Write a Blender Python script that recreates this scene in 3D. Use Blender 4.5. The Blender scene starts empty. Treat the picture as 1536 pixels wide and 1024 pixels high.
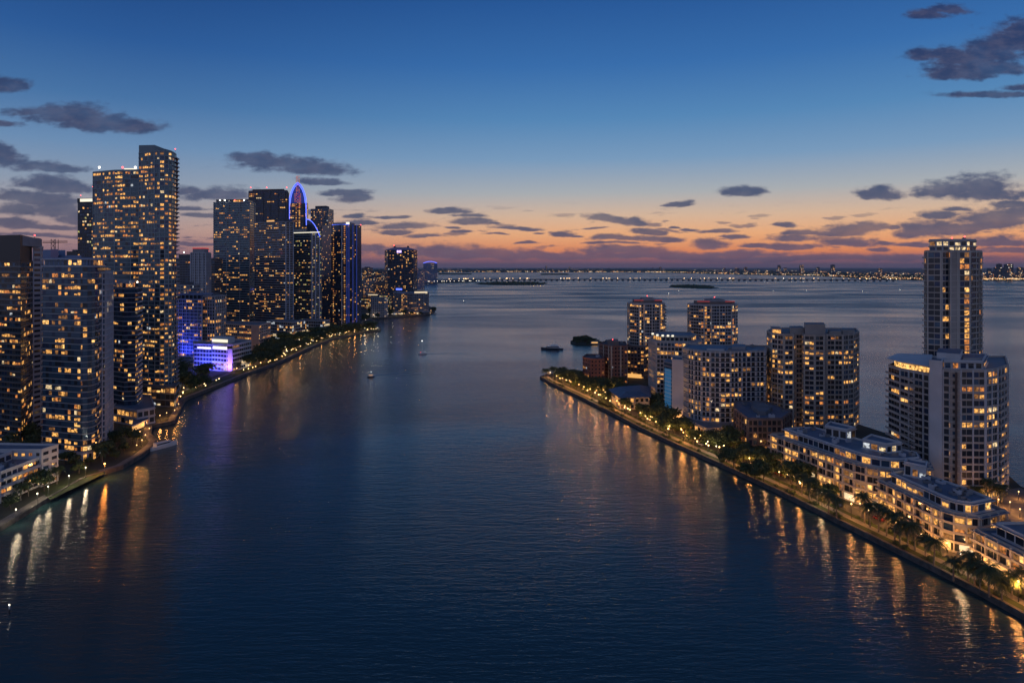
import bpy, math, random
from mathutils import Vector, noise
R = random.Random(7)
S = bpy.context.scene
COL = S.collection
H = 100.0          # camera height above the water
F = 1024.0         # focal length in photo pixels
U0, V0 = 768.0, 400.0

def P(u, v, z=2.0):                 # photo point on a level plane -> ground position
    Y = F * (H - z) / (v - V0)
    return ((u - U0) / F * Y, Y)
def XY(u, Y): return ((u - U0) / F * Y, Y)
def ZV(v, Y): return H - (v - V0) * Y / F

# ------------------------------------------------------------------ materials
MATS = {}
def mat(name, col, rough=0.6, metal=0.0, vary=0.0, vscale=0.2, emit=None, estr=0.0, sample=False, bump=0.0, spec=0.5, vstretch=(1, 1, 1)):
    m = bpy.data.materials.new(name); m.use_nodes = True
    nt = m.node_tree; b = nt.nodes['Principled BSDF']
    b.inputs['Base Color'].default_value = (*col, 1)
    b.inputs['Roughness'].default_value = rough
    b.inputs['Metallic'].default_value = metal
    b.inputs['Specular IOR Level'].default_value = spec
    if vary or bump:
        tc = nt.nodes.new('ShaderNodeTexCoord'); mp = nt.nodes.new('ShaderNodeMapping')
        mp.inputs['Scale'].default_value = vstretch
        nt.links.new(tc.outputs['Object'], mp.inputs['Vector'])
        n = nt.nodes.new('ShaderNodeTexNoise'); n.inputs['Scale'].default_value = vscale; n.inputs['Detail'].default_value = 5
        nt.links.new(mp.outputs['Vector'], n.inputs['Vector'])
        if vary:
            r = nt.nodes.new('ShaderNodeMapRange'); r.inputs['From Min'].default_value = .3; r.inputs['From Max'].default_value = .7
            r.inputs['To Min'].default_value = 1 - vary; r.inputs['To Max'].default_value = 1 + vary
            nt.links.new(n.outputs['Fac'], r.inputs['Value'])
            x = nt.nodes.new('ShaderNodeMix'); x.data_type = 'RGBA'; x.blend_type = 'MULTIPLY'; x.inputs['Factor'].default_value = 1
            x.inputs['A'].default_value = (*col, 1)
            nt.links.new(r.outputs['Result'], x.inputs['B']); nt.links.new(x.outputs['Result'], b.inputs['Base Color'])
        if bump:
            bp = nt.nodes.new('ShaderNodeBump'); bp.inputs['Strength'].default_value = bump
            nt.links.new(n.outputs['Fac'], bp.inputs['Height']); nt.links.new(bp.outputs['Normal'], b.inputs['Normal'])
    if emit:
        b.inputs['Emission Color'].default_value = (*emit, 1); b.inputs['Emission Strength'].default_value = estr
        m.cycles.emission_sampling = 'FRONT' if sample else 'NONE'
    MATS[name] = m
    return m

def lit(name, col, s, contrast=0.85):
    # a room seen through a pane: its own lamps, curtains and furniture break the light up
    m = mat(name, (0.03, 0.03, 0.03), 0.15, emit=col, estr=s)
    nt = m.node_tree; b = nt.nodes['Principled BSDF']
    tc = nt.nodes.new('ShaderNodeTexCoord')
    n = nt.nodes.new('ShaderNodeTexNoise'); n.inputs['Scale'].default_value = 0.9; n.inputs['Detail'].default_value = 3
    nt.links.new(tc.outputs['Object'], n.inputs['Vector'])
    r = nt.nodes.new('ShaderNodeMapRange'); r.inputs['From Min'].default_value = .35; r.inputs['From Max'].default_value = .65
    r.inputs['To Min'].default_value = s * (1 - contrast); r.inputs['To Max'].default_value = s * (1 + contrast)
    nt.links.new(n.outputs['Fac'], r.inputs['Value']); nt.links.new(r.outputs['Result'], b.inputs['Emission Strength'])

# wall paints and claddings
mat('white_stucco', (.54, .54, .55), .8, vary=.10, vscale=.15)
mat('cream_stucco', (.42, .38, .335), .8, vary=.10, vscale=.15)
mat('pink_stucco', (.50, .38, .34), .8, vary=.10, vscale=.15)
mat('grey_concrete', (.30, .31, .34), .85, vary=.15, vscale=.2)
mat('pale_concrete', (.44, .45, .49), .85, vary=.12, vscale=.2)
mat('dark_concrete', (.085, .095, .115), .8, vary=.2, vscale=.2)
mat('brown_concrete', (.20, .155, .14), .85, vary=.2, vscale=.2)
mat('brick', (.22, .10, .075), .85, vary=.25, vscale=.6)
mat('tan_stucco', (.40, .34, .30), .8, vary=.10, vscale=.15)
mat('bronze', (.07, .05, .045), .5, vary=.2, vscale=.3)
mat('dark_metal', (.03, .033, .04), .45)
mat('steel', (.35, .36, .38), .4, metal=.6)
mat('roof_grey', (.16, .17, .19), .85, vary=.25, vscale=.15)
mat('roof_dark', (.07, .075, .09), .85, vary=.25, vscale=.15)
mat('roof_blue', (.10, .14, .20), .6, vary=.15, vscale=.3)
mat('blue_panel', (.17, .24, .40), .5, vary=.1, vscale=.2)
mat('lilac_panel', (.28, .22, .34), .6, vary=.1, vscale=.2)
mat('slab_teal', (.27, .34, .38), .6, vary=.15, vscale=.2)
mat('slab_grey', (.34, .36, .41), .7, vary=.12, vscale=.2)
mat('slab_light', (.50, .53, .60), .7, vary=.12, vscale=.2)
mat('slab_cream', (.56, .51, .45), .75, vary=.14, vscale=.12)
mat('slab_tan', (.40, .355, .32), .8, vary=.15, vscale=.12)
mat('rail_glass', (.10, .14, .17), .12, metal=.35)
# glass
mat('glass_dark', (.035, .045, .06), .08, metal=.3, spec=.6)
mat('glass_blue', (.065, .125, .20), .10, metal=.35)
mat('glass_teal', (.065, .125, .17), .10, metal=.35)
mat('glass_navy', (.04, .065, .13), .10, metal=.4)
mat('glass_curtain', (.06, .058, .055), .25)
# lit rooms
lit('lit_amber', (1.0, .46, .11), .85)
lit('lit_dim', (1.0, .42, .12), .22)
lit('lit_warm', (1.0, .52, .15), 1.1)
lit('lit_pale', (1.0, .72, .38), .75)
lit('lit_cool', (.85, .90, .95), .5)
lit('lit_orange', (1.0, .34, .08), .52)
lit('lit_green', (.95, .85, .28), .5)
# lamps and light strips
mat('lamp_warm', (.8, .8, .8), .4, emit=(1.0, .56, .20), estr=5)
mat('lamp_spark', (.8, .8, .8), .4, emit=(1.0, .60, .22), estr=9)
mat('lamp_white', (.8, .8, .8), .4, emit=(1.0, .84, .60), estr=4)
mat('lamp_orange', (.8, .8, .8), .4, emit=(1.0, .42, .09), estr=6)
mat('lamp_far', (.8, .8, .8), .4, emit=(1.0, .60, .26), estr=9, sample=False)
mat('lamp_far_white', (.8, .8, .8), .4, emit=(1.0, .86, .66), estr=8, sample=False)
lit_far=[mat(n,(.02,.02,.02),.5,emit=c,estr=e) for n,c,e in (('far_amber',(1,.55,.2),2.6),('far_white',(1,.86,.62),3.2),('far_orange',(1,.38,.12),2.0))]
mat('beacon_red', (.3, .02, .02), .4, emit=(1.0, .08, .08), estr=5)
mat('beacon_white', (.8, .8, .8), .4, emit=(1.0, .9, .75), estr=9)
mat('led_blue', (.05, .05, .3), .4, emit=(.10, .16, 1.0), estr=2.2)
mat('led_blue_soft', (.03, .04, .2), .4, emit=(.06, .13, .75), estr=.17)
mat('led_violet', (.05, .03, .3), .4, emit=(.30, .16, 1.0), estr=.45)
mat('led_purple_sign', (.1, .05, .2), .4, emit=(.62, .42, 1.0), estr=2.6)
mat('led_red', (.3, .02, .02), .4, emit=(1.0, .12, .12), estr=.5)
mat('led_white', (.6, .6, .6), .4, emit=(1.0, .90, .66), estr=1.1)
mat('led_cyan', (.02, .12, .2), .3, emit=(.05, .33, .75), estr=.20)
mat('shop_warm', (.5, .4, .3), .4, emit=(1.0, .50, .13), estr=.9, sample=True)
mat('shop_white', (.5, .5, .5), .4, emit=(1.0, .78, .46), estr=.8, sample=True)
# ground
mat('land', (.035, .04, .028), .95, vary=.4, vscale=.05)
mat('lawn', (.030, .048, .014), .95, vary=.4, vscale=.15)
mat('asphalt', (.05, .05, .052), .8, vary=.25, vscale=.2)
mat('paving', (.15, .135, .12), .8, vary=.25, vscale=.25)
mat('seawall_stone', (.09, .085, .08), .9, vary=.4, vscale=.4)
mat('far_land', (.03, .035, .035), .95, vary=.3, vscale=.004)
mat('bark', (.10, .08, .06), .9, vary=.3, vscale=2)
mat('palm_bark', (.20, .17, .14), .9, vary=.3, vscale=3)
mat('leaf_a', (.045, .075, .022), .7)
mat('leaf_b', (.07, .10, .03), .7)
mat('leaf_c', (.03, .055, .02), .7)
mat('frond', (.05, .075, .022), .6)
mat('frond_dry', (.12, .10, .05), .7)
mat('hull_white', (.75, .75, .75), .25)
mat('hull_dark', (.04, .05, .08), .25)
mat('rubber', (.02, .02, .02), .8)
for n_, c_ in (('paint_white', (.7, .7, .7)), ('paint_black', (.02, .02, .022)), ('paint_silver', (.35, .36, .38)), ('paint_red', (.30, .03, .03)), ('paint_blue', (.04, .08, .22))):
    mat(n_, c_, .3, metal=.2)

# ------------------------------------------------------------------ mesh collector
class MB:
    def __init__(s): s.v = []; s.f = []; s.m = []; s.names = []
    def mi(s, n):
        if n not in s.names: s.names.append(n)
        return s.names.index(n)
    def face(s, pts, m):
        b = len(s.v); s.v.extend(pts); s.f.append(tuple(range(b, b + len(pts)))); s.m.append(s.mi(m))
    def grid(s, verts, faces, m):
        b = len(s.v); s.v.extend(verts); i = s.mi(m)
        for f in faces: s.f.append(tuple(b + k for k in f)); s.m.append(i)
    def prism(s, poly, z0, z1, m, top=None, bottom=True, tops=None):
        n = len(poly); t = tops or [z1] * n
        lo = [(x, y, z0) for x, y in poly]; hi = [(poly[i][0], poly[i][1], t[i]) for i in range(n)]
        fs = [(i, (i + 1) % n, n + (i + 1) % n, n + i) for i in range(n)]
        s.grid(lo + hi, fs, m)
        s.face(hi, top or m)
        if bottom: s.face(lo[::-1], m)
    def box(s, c, d, m, rot=0.0):
        ca, sa = math.cos(rot), math.sin(rot); x, y, z = d[0] / 2, d[1] / 2, d[2] / 2
        poly = [(c[0] + px * ca - py * sa, c[1] + px * sa + py * ca) for px, py in ((-x, -y), (x, -y), (x, y), (-x, y))]
        s.prism(poly, c[2] - z, c[2] + z, m)
    def edgebox(s, a, b, out0, out1, z0, z1, m):        # a slab along a wall a->b reaching from out0 to out1 in front of it
        dx, dy = b[0] - a[0], b[1] - a[1]; L = math.hypot(dx, dy) or 1; nx, ny = dy / L, -dx / L
        s.prism([(a[0] + nx * out1, a[1] + ny * out1), (b[0] + nx * out1, b[1] + ny * out1), (b[0] + nx * out0, b[1] + ny * out0), (a[0] + nx * out0, a[1] + ny * out0)], z0, z1, m)
    def tube(s, pts, rad, m, n=6, cap=True):
        rings = []; up = Vector((0, 0, 1))
        for i, p in enumerate(pts):
            p = Vector(p)
            d = (Vector(pts[min(i + 1, len(pts) - 1)]) - Vector(pts[max(i - 1, 0)])).normalized()
            a = d.cross(Vector((1, 0, 0)) if abs(d.x) < .8 else Vector((0, 1, 0))).normalized(); b = d.cross(a)
            r = rad[i] if isinstance(rad, (list, tuple)) else rad
            rings.append([tuple(p + a * (r * math.cos(t)) + b * (r * math.sin(t))) for t in (2 * math.pi * k / n for k in range(n))])
        vs = [q for r in rings for q in r]
        fs = [(i * n + k, i * n + (k + 1) % n, (i + 1) * n + (k + 1) % n, (i + 1) * n + k) for i in range(len(pts) - 1) for k in range(n)]
        if cap: fs += [tuple(range(n))[::-1], tuple((len(pts) - 1) * n + k for k in range(n))]
        s.grid(vs, fs, m)
    def ball(s, c, r, m, seg=8, rings=5, sz=1.0):
        vs = [(c[0], c[1], c[2] - r * sz)]
        for i in range(1, rings):
            ph = math.pi * i / rings
            for k in range(seg):
                t = 2 * math.pi * k / seg
                vs.append((c[0] + r * math.sin(ph) * math.cos(t), c[1] + r * math.sin(ph) * math.sin(t), c[2] - r * sz * math.cos(ph)))
        vs.append((c[0], c[1], c[2] + r * sz)); fs = []
        for k in range(seg):
            fs.append((0, 1 + (k + 1) % seg, 1 + k)); fs.append((len(vs) - 1, 1 + (rings - 2) * seg + k, 1 + (rings - 2) * seg + (k + 1) % seg))
            for i in range(rings - 2):
                fs.append((1 + i * seg + k, 1 + i * seg + (k + 1) % seg, 1 + (i + 1) * seg + (k + 1) % seg, 1 + (i + 1) * seg + k))
        s.grid(vs, fs, m)
    def build(s, name, parent=None, label=None, kind=None, smooth=False, loc=None):
        me = bpy.data.meshes.new(name)
        off = tuple(parent.location) if parent is not None else (loc or (0, 0, 0))
        me.from_pydata([(x - off[0], y - off[1], z - off[2]) for x, y, z in s.v], [], s.f)
        for n in s.names: me.materials.append(MATS[n])
        me.polygons.foreach_set('material_index', s.m)
        if smooth: me.polygons.foreach_set('use_smooth', [True] * len(s.f))
        me.update()
        o = bpy.data.objects.new(name, me); COL.objects.link(o)
        if parent is not None: o.parent = parent
        elif loc: o.location = loc
        if label: o['label'] = label
        if kind: o['kind'] = kind
        return o

def root(name, label, cat, loc=(0, 0, 0), group=None):
    o = bpy.data.objects.new(name, None); COL.objects.link(o); o.location = loc; o.empty_display_size = 1
    o['label'] = label; o['category'] = cat
    if group: o['group'] = group
    return o
def tag(o, label, cat, group=None):
    o['label'] = label; o['category'] = cat
    if group: o['group'] = group
    return o
def struct(o): o['kind'] = 'structure'; return o
def copy_tree(o, parent=None):
    c = o.copy(); COL.objects.link(c)
    if parent is not None: c.parent = parent
    for ch in list(o.children): copy_tree(ch, c)
    return c

def ccw(poly):
    a = sum(poly[i][0] * poly[(i + 1) % len(poly)][1] - poly[(i + 1) % len(poly)][0] * poly[i][1] for i in range(len(poly)))
    return poly if a > 0 else poly[::-1]
def offset(poly, d):
    n = len(poly); out = []
    for i in range(n):
        p0, p1, p2 = poly[i - 1], poly[i], poly[(i + 1) % n]
        def nrm(a, b):
            L = math.hypot(b[0] - a[0], b[1] - a[1]) or 1; return ((b[1] - a[1]) / L, -(b[0] - a[0]) / L)
        n1, n2 = nrm(p0, p1), nrm(p1, p2)
        k = 1 + n1[0] * n2[0] + n1[1] * n2[1]; k = max(k, .4)
        out.append((p1[0] + d * (n1[0] + n2[0]) / k, p1[1] + d * (n1[1] + n2[1]) / k))
    return out
def inside(p, poly):
    c = False; n = len(poly)
    for i in range(n):
        (x1, y1), (x2, y2) = poly[i], poly[(i + 1) % n]
        if (y1 > p[1]) != (y2 > p[1]) and p[0] < (x2 - x1) * (p[1] - y1) / (y2 - y1) + x1: c = not c
    return c
def arc(c, r, a0, a1, n):
    return [(c[0] + r * math.cos(math.radians(a0 + (a1 - a0) * k / n)), c[1] + r * math.sin(math.radians(a0 + (a1 - a0) * k / n))) for k in range(n + 1)]
def curve3(a, b, c, n):    # quadratic arc of points a -> c bending towards b
    return [tuple((1 - t) ** 2 * a[i] + 2 * t * (1 - t) * b[i] + t * t * c[i] for i in (0, 1)) for t in (k / n for k in range(n + 1))]

LITK = .85
def sub(mb, name, thing, part):       # a piece of a part: placed like the part, parented one level deeper
    o = mb.build(name, thing); o.parent = part; return o
FOOT = []      # building footprints, kept clear of trees and lamps

# ------------------------------------------------------------------ buildings
PALS = {
 'amber': (('lit_amber', 6), ('lit_dim', 4), ('lit_warm', 1.2), ('lit_orange', 2.5), ('lit_pale', .8), ('lit_cool', .15)),
 'mixed': (('lit_amber', 4), ('lit_dim', 5), ('lit_warm', 1.5), ('lit_pale', 1.2), ('lit_orange', 2), ('lit_cool', .3)),
 'green': (('lit_green', 4), ('lit_amber', 3), ('lit_pale', 2), ('lit_dim', 3)),
 'hotel': (('lit_warm', 1.5), ('lit_amber', 6), ('lit_dim', 4), ('lit_orange', 1.5), ('lit_pale', .3)),
 'cool': (('lit_pale', 4), ('lit_cool', 2), ('lit_amber', 2), ('lit_dim', 3)),
}
GLASS = {
 'dark': (('glass_dark', 6), ('glass_curtain', 2), ('glass_navy', 1.5), ('glass_blue', 1)),
 'blue': (('glass_blue', 6), ('glass_dark', 1), ('glass_navy', 2)),
 'teal': (('glass_teal', 6), ('glass_dark', 1), ('glass_navy', 1.5)),
 'navy': (('glass_navy', 5), ('glass_dark', 3)),
}
def pick(t):
    x = R.random() * sum(w for _, w in t)
    for n, w in t:
        x -= w
        if x <= 0: return n
    return t[-1][0]

class Bld:
    MINPX = 6.0
    def __init__(s, name, label, cat, loc, group=None, fine=True):
        s.o = root(name, label, cat, (loc[0], loc[1], 0), group); s.fine = fine; s.win = []; s.slabs = MB(); s.walls = None
    def mass(s, poly, z0, n, fh=3.0, wall='grey_concrete', slab=None, bw=3.2, m=(.25, .5, .35), p=.3, pal='amber', glass='dark', fin=None, edges=None,
             parapet=.9, roof='roof_grey', wallname='wall', slabname='floor_slab', win=True, cols=(), rail=None, clear=True, skip_floors=(), bunch=3, li=(0, 0, 0)):
        flip = ccw(poly) is not poly; poly = ccw(poly); N = len(poly); z1 = z0 + n * fh
        if clear: FOOT.append(offset(poly, 2.0))
        w = MB(); w.prism(poly, z0, z1, wall, roof)
        if parapet:
            for i in range(N): w.edgebox(poly[i], poly[(i + 1) % N], -.35, .12, z1 - .02, z1 + parapet, wall)
        def edict(i):
            d = dict(bw=bw, m=m, p=p, pal=pal, glass=glass, fin=fin, win=win, cols=cols, balc=None, wallface=None, li=li)
            if edges:
                k = i if not flip else (N - 2 - i) % N
                if k in edges: d.update(edges[k])
            return d
        for i in range(N):
            a, b = poly[i], poly[(i + 1) % N]; e = edict(i)
            dx, dy = b[0] - a[0], b[1] - a[1]; L = math.hypot(dx, dy)
            if L < .3: continue
            tx, ty = dx / L, dy / L; nx, ny = ty, -tx
            cx, cy = (a[0] + b[0]) / 2, (a[1] + b[1]) / 2
            if (nx * cx + ny * cy) / math.hypot(cx, cy) > .30: continue           # turned well away from the water side
            nb = max(1, round(L / e['bw'])); w_ = L / nb
            if e['win']:
                for k in range(n):
                    if k in skip_floors: continue
                    boost = R.choice((.5, .8, 1, 1, 1.4, 1.9))
                    nxt = 0
                    for j in range(nb):
                        if j == nxt or (bunch == 1):
                            on_apt = R.random() < min(.95, (max(.75, e['p']) if k == 0 and s.fine else e['p'] * (1.7 if k < 3 and s.fine else 1) * boost) * LITK); apt = pick(PALS[e['pal']]); nxt = j + R.choice((1, 1, 2, 3, 4)) if bunch > 1 else -1
                        on = on_apt and R.random() < .8
                        if j in e['cols'] or (j - nb) in e['cols']: on = R.random() < .9
                        mt = (apt if R.random() < .6 else pick(PALS[e['pal']])) if on else pick(GLASS[e['glass']])
                        mx, mlo, mhi = e['m']
                        if on:
                            mx, mlo, mhi = mx + e['li'][0], mlo + e['li'][1], mhi + e['li'][2]
                            if R.random() < .35: mhi += R.uniform(.2, .9) * max(0, fh - mlo - mhi - .7)       # half-drawn blinds
                            if R.random() < .3: mx = max(.02, mx - .12)                                        # a wide room
                        s0, s1 = j * w_ + mx, (j + 1) * w_ - mx
                        q = .07
                        pts = [(a[0] + tx * s0 + nx * q, a[1] + ty * s0 + ny * q, z0 + k * fh + mlo), (a[0] + tx * s1 + nx * q, a[1] + ty * s1 + ny * q, z0 + k * fh + mlo),
                               (a[0] + tx * s1 + nx * q, a[1] + ty * s1 + ny * q, z0 + (k + 1) * fh - mhi), (a[0] + tx * s0 + nx * q, a[1] + ty * s0 + ny * q, z0 + (k + 1) * fh - mhi)]
                        s.win.append((pts, mt, (nx, ny)))
            if e['fin']:
                ev, fm, fw, fd = e['fin']
                for j in range(0, nb + 1, ev):
                    t = min(max(j * w_, fw / 2), L - fw / 2)
                    pa = (a[0] + tx * (t - fw / 2), a[1] + ty * (t - fw / 2)); pb = (a[0] + tx * (t + fw / 2), a[1] + ty * (t + fw / 2))
                    if s.fine:
                        f = MB(); f.edgebox(pa, pb, -.1, fd, z0, z1 + parapet * .6, fm); f.build('pier', s.o)
                    else: w.edgebox(pa, pb, -.1, fd, z0, z1, fm)
            if e['balc']:                      # (bay ranges, depth, slab material, rail material, rail height)
                rng, bd, bm, rm, rh = e['balc']
                for k in range(1, n):
                    for (j0, j1) in rng:
                        j0_, j1_ = j0 % nb if j0 >= 0 else nb + j0, (j1 if j1 > 0 else nb + j1)
                        pa = (a[0] + tx * j0_ * w_, a[1] + ty * j0_ * w_); pb = (a[0] + tx * j1_ * w_, a[1] + ty * j1_ * w_)
                        t = MB(); t.edgebox(pa, pb, 0, bd, z0 + k * fh - .25, z0 + k * fh, bm)
                        if s.fine:
                            so = t.build('balcony', s.o); t = MB(); t.edgebox(pa, pb, bd - .12, bd, z0 + k * fh, z0 + k * fh + rh, rm); sub(t, 'railing', s.o, so)
                        else:
                            for f_, mi_ in zip(t.f, t.m): s.slabs.face([t.v[q_] for q_ in f_], t.names[mi_])
        if slab:
            sm, th, over = slab; po = offset(poly, over)
            for k in range(0, n + 1):
                t = MB() if s.fine else s.slabs
                t.prism(po, z0 + k * fh - th / 2, z0 + k * fh + th / 2, sm, roof if k == n else None)
                so = t.build(slabname, s.o) if s.fine else None
                if rail and 0 < k < n:
                    rm, rh = rail; t = MB() if s.fine else s.slabs
                    for i in range(N): t.edgebox(po[i], po[(i + 1) % N], -.12, 0, z0 + k * fh + th / 2, z0 + k * fh + th / 2 + rh, rm)
                    if s.fine: sub(t, 'railing', s.o, so)
        w.build(wallname, s.o)
        return z1
    def box(s, name, poly, z0, z1, m, top=None, tops=None, label=None, clear=False):
        b = MB(); b.prism(ccw(poly), z0, z1, m, top, tops=tops); o = b.build(name, s.o, label)
        return o
    def beacon(s, x, y, z, m='beacon_red', r=.45):
        b = MB(); b.tube([(x, y, z - 1.5), (x, y, z)], .12, 'dark_metal', 5); mo = b.build('mast', s.o)
        b = MB(); b.ball((x, y, z + r), r, m, 6, 4); sub(b, 'beacon', s.o, mo)
    def aerial(s, x, y, z0, z1):
        b = MB(); b.tube([(x, y, z0), (x, y, z1)], [.3, .1], 'steel', 5); b.build('antenna', s.o)
    def done(s):
        if s.slabs.f: s.slabs.build('floor_slab', s.o, kind='stuff')
        rest = MB(); cand = []
        for w in s.win:
            pts, mt, n = w
            pr = [((x / y) * F * .6667 + 512, (H - z) / y * F * .6667 + 266.7) for x, y, z in pts]
            area = abs(sum(pr[i][0] * pr[(i + 1) % 4][1] - pr[(i + 1) % 4][0] * pr[i][1] for i in range(4))) / 2
            face = n[0] * pts[0][0] + n[1] * pts[0][1] < 0
            inf = all(-5 < q[0] < 1029 and -5 < q[1] < 687 for q in pr)
            cand.append((area * (1.25 if mt.startswith('lit') else 1) if face and inf else 0, w))
        cand.sort(key=lambda c: -c[0])
        nind = 0
        for a_, (pts, mt, n) in cand:
            if s.fine and a_ >= Bld.MINPX and nind < 100:
                nind += 1; b = MB(); back = [(x - n[0] * .06, y - n[1] * .06, z) for x, y, z in pts]
                b.face(pts, mt)
                for i in range(4): b.face([back[i], back[(i + 1) % 4], pts[(i + 1) % 4], pts[i]], 'dark_metal')
                b.build('window', s.o)
            else: rest.face(pts, mt)
        if rest.f: rest.build('window', s.o, kind='stuff')

def roof_units(b, poly, z, n=5, seed=0, mats=('roof_grey', 'pale_concrete', 'steel')):
    r = random.Random(seed); poly = ccw(poly); xs = [p[0] for p in poly]; ys = [p[1] for p in poly]; c = 0; tries = 0
    while c < n and tries < 200:
        tries += 1
        x, y = r.uniform(min(xs), max(xs)), r.uniform(min(ys), max(ys))
        if not inside((x, y), offset(poly, -1.8)): continue
        t = MB(); h = r.uniform(.8, 2.0); t.box((x, y, z + h / 2), (r.uniform(1.2, 3), r.uniform(1.2, 3), h), r.choice(mats), r.uniform(0, .3)); uo = t.build('roof_unit', b.o)
        t = MB(); t.tube([(x, y, z + h), (x, y, z + h + .25)], .45, 'dark_metal', 8); sub(t, 'fan', b.o, uo); c += 1
WAVE = 0.62
# ------------------------------------------------------------------ camera
cam = bpy.data.cameras.new('camera'); co = bpy.data.objects.new('camera', cam); COL.objects.link(co)
cam.sensor_width = 36; cam.lens = 24; cam.shift_y = -(512 - V0) / 1536
co.location = (0, 0, H); co.rotation_euler = (math.radians(90), 0, 0)
cam.clip_start = 1; cam.clip_end = 150000
S.camera = co
S.view_settings.view_transform = 'Standard'; S.view_settings.look = 'None'; S.view_settings.exposure = 0; S.view_settings.gamma = 1
S.cycles.use_denoising = True
S.cycles.max_bounces = 6; S.cycles.diffuse_bounces = 2; S.cycles.glossy_bounces = 3; S.cycles.transmission_bounces = 2; S.cycles.volume_bounces = 0
S.cycles.sample_clamp_indirect = 6; S.cycles.sample_clamp_direct = 45
S.cycles.caustics_reflective = False; S.cycles.caustics_refractive = False

# ------------------------------------------------------------------ dusk sky
W = bpy.data.worlds.new('World'); S.world = W; W.use_nodes = True
nt = W.node_tree; nt.nodes.clear()
def N(t, **k):
    n = nt.nodes.new(t)
    for a, v in k.items(): setattr(n, a, v)
    return n
def setin(n, i, v):
    if hasattr(v, 'is_output') or isinstance(v, bpy.types.NodeSocket): nt.links.new(v, n.inputs[i])
    else:
        if isinstance(v, tuple) and n.bl_idname == 'ShaderNodeMix': v = (*v, 1)[:4]
        n.inputs[i].default_value = v
def mth(op, a, b=0.0, c=0.0, clamp=False):
    n = N('ShaderNodeMath', operation=op, use_clamp=clamp); setin(n, 0, a); setin(n, 1, b); setin(n, 2, c); return n.outputs[0]
def vm(op, a, b=None):
    n = N('ShaderNodeVectorMath', operation=op); setin(n, 0, a)
    if b is not None: setin(n, 1, b)
    return n
def mrange(x, a, b, c=0.0, d=1.0, smooth=True):
    n = N('ShaderNodeMapRange', interpolation_type='SMOOTHSTEP' if smooth else 'LINEAR'); setin(n, 0, x)
    for i, v in zip((1, 2, 3, 4), (a, b, c, d)): setin(n, i, v)
    return n.outputs[0]
def ramp(x, stops):
    n = N('ShaderNodeValToRGB'); setin(n, 0, x); cr = n.color_ramp; cr.interpolation = 'B_SPLINE' if False else 'LINEAR'
    while len(cr.elements) < len(stops): cr.elements.new(.5)
    for e, (p, c) in zip(cr.elements, stops): e.position = p; e.color = (*c, 1)
    return n.outputs[0]
def mixc(f, a, b, bl='MIX'):
    n = N('ShaderNodeMix', data_type='RGBA', blend_type=bl); setin(n, 0, f); setin(n, 6, a); setin(n, 7, b); return n.outputs[2]
def lin(r, g, b):
    f = lambda c: (c / 255 / 12.92) if c <= 10 else ((c / 255 + .055) / 1.055) ** 2.4
    return (f(r), f(g), f(b))
tc = N('ShaderNodeTexCoord'); sp = N('ShaderNodeSeparateXYZ'); nt.links.new(tc.outputs['Generated'], sp.inputs[0])
dx, dy, dz = sp.outputs
hyp = mth('SQRT', mth('ADD', mth('MULTIPLY', dx, dx), mth('MULTIPLY', dy, dy)))
hyp = mth('MAXIMUM', hyp, .001)
t = mth('MAXIMUM', mth('DIVIDE', dz, hyp), 0.0)            # tangent of the elevation
tn = mth('DIVIDE', t, mth('ADD', t, .4))                    # packed into 0..1
def tp(v): q = (V0 - v) / F; return q / (q + .4)
SUN_AZ = math.atan2(1235 - U0, F)
s = mth('DIVIDE', mth('ADD', mth('MULTIPLY', dx, math.sin(SUN_AZ)), mth('MULTIPLY', dy, math.cos(SUN_AZ))), hyp)
near = ramp(tn, [(0, lin(122, 92, 108)), (tp(390), lin(150, 98, 106)), (tp(378), lin(232, 140, 92)), (tp(352), lin(240, 176, 126)), (tp(325), lin(218, 184, 156)), (tp(290), lin(172, 176, 180)), (tp(240), lin(122, 156, 190)),
                 (tp(180), lin(86, 136, 184)), (tp(100), lin(57, 110, 172)), (tp(0), lin(40, 88, 152)), (.62, lin(34, 66, 116)), (1, lin(22, 46, 88))])
front = ramp(tn, [(0, lin(96, 88, 112)), (tp(390), lin(114, 94, 114)), (tp(372), lin(164, 128, 130)), (tp(350), lin(178, 150, 146)), (tp(322), lin(166, 158, 162)), (tp(290), lin(142, 156, 176)), (tp(240), lin(108, 142, 180)),
                  (tp(180), lin(72, 116, 166)), (tp(100), lin(45, 91, 152)), (tp(0), lin(30, 70, 130)), (.62, lin(30, 60, 104)), (1, lin(20, 42, 80))])
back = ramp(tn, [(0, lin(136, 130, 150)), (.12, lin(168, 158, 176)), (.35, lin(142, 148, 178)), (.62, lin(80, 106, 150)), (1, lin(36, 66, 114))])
sky = mixc(mrange(s, .56, .985), front, near)
sky = mixc(mrange(s, -.4, .45), back, sky)
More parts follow.
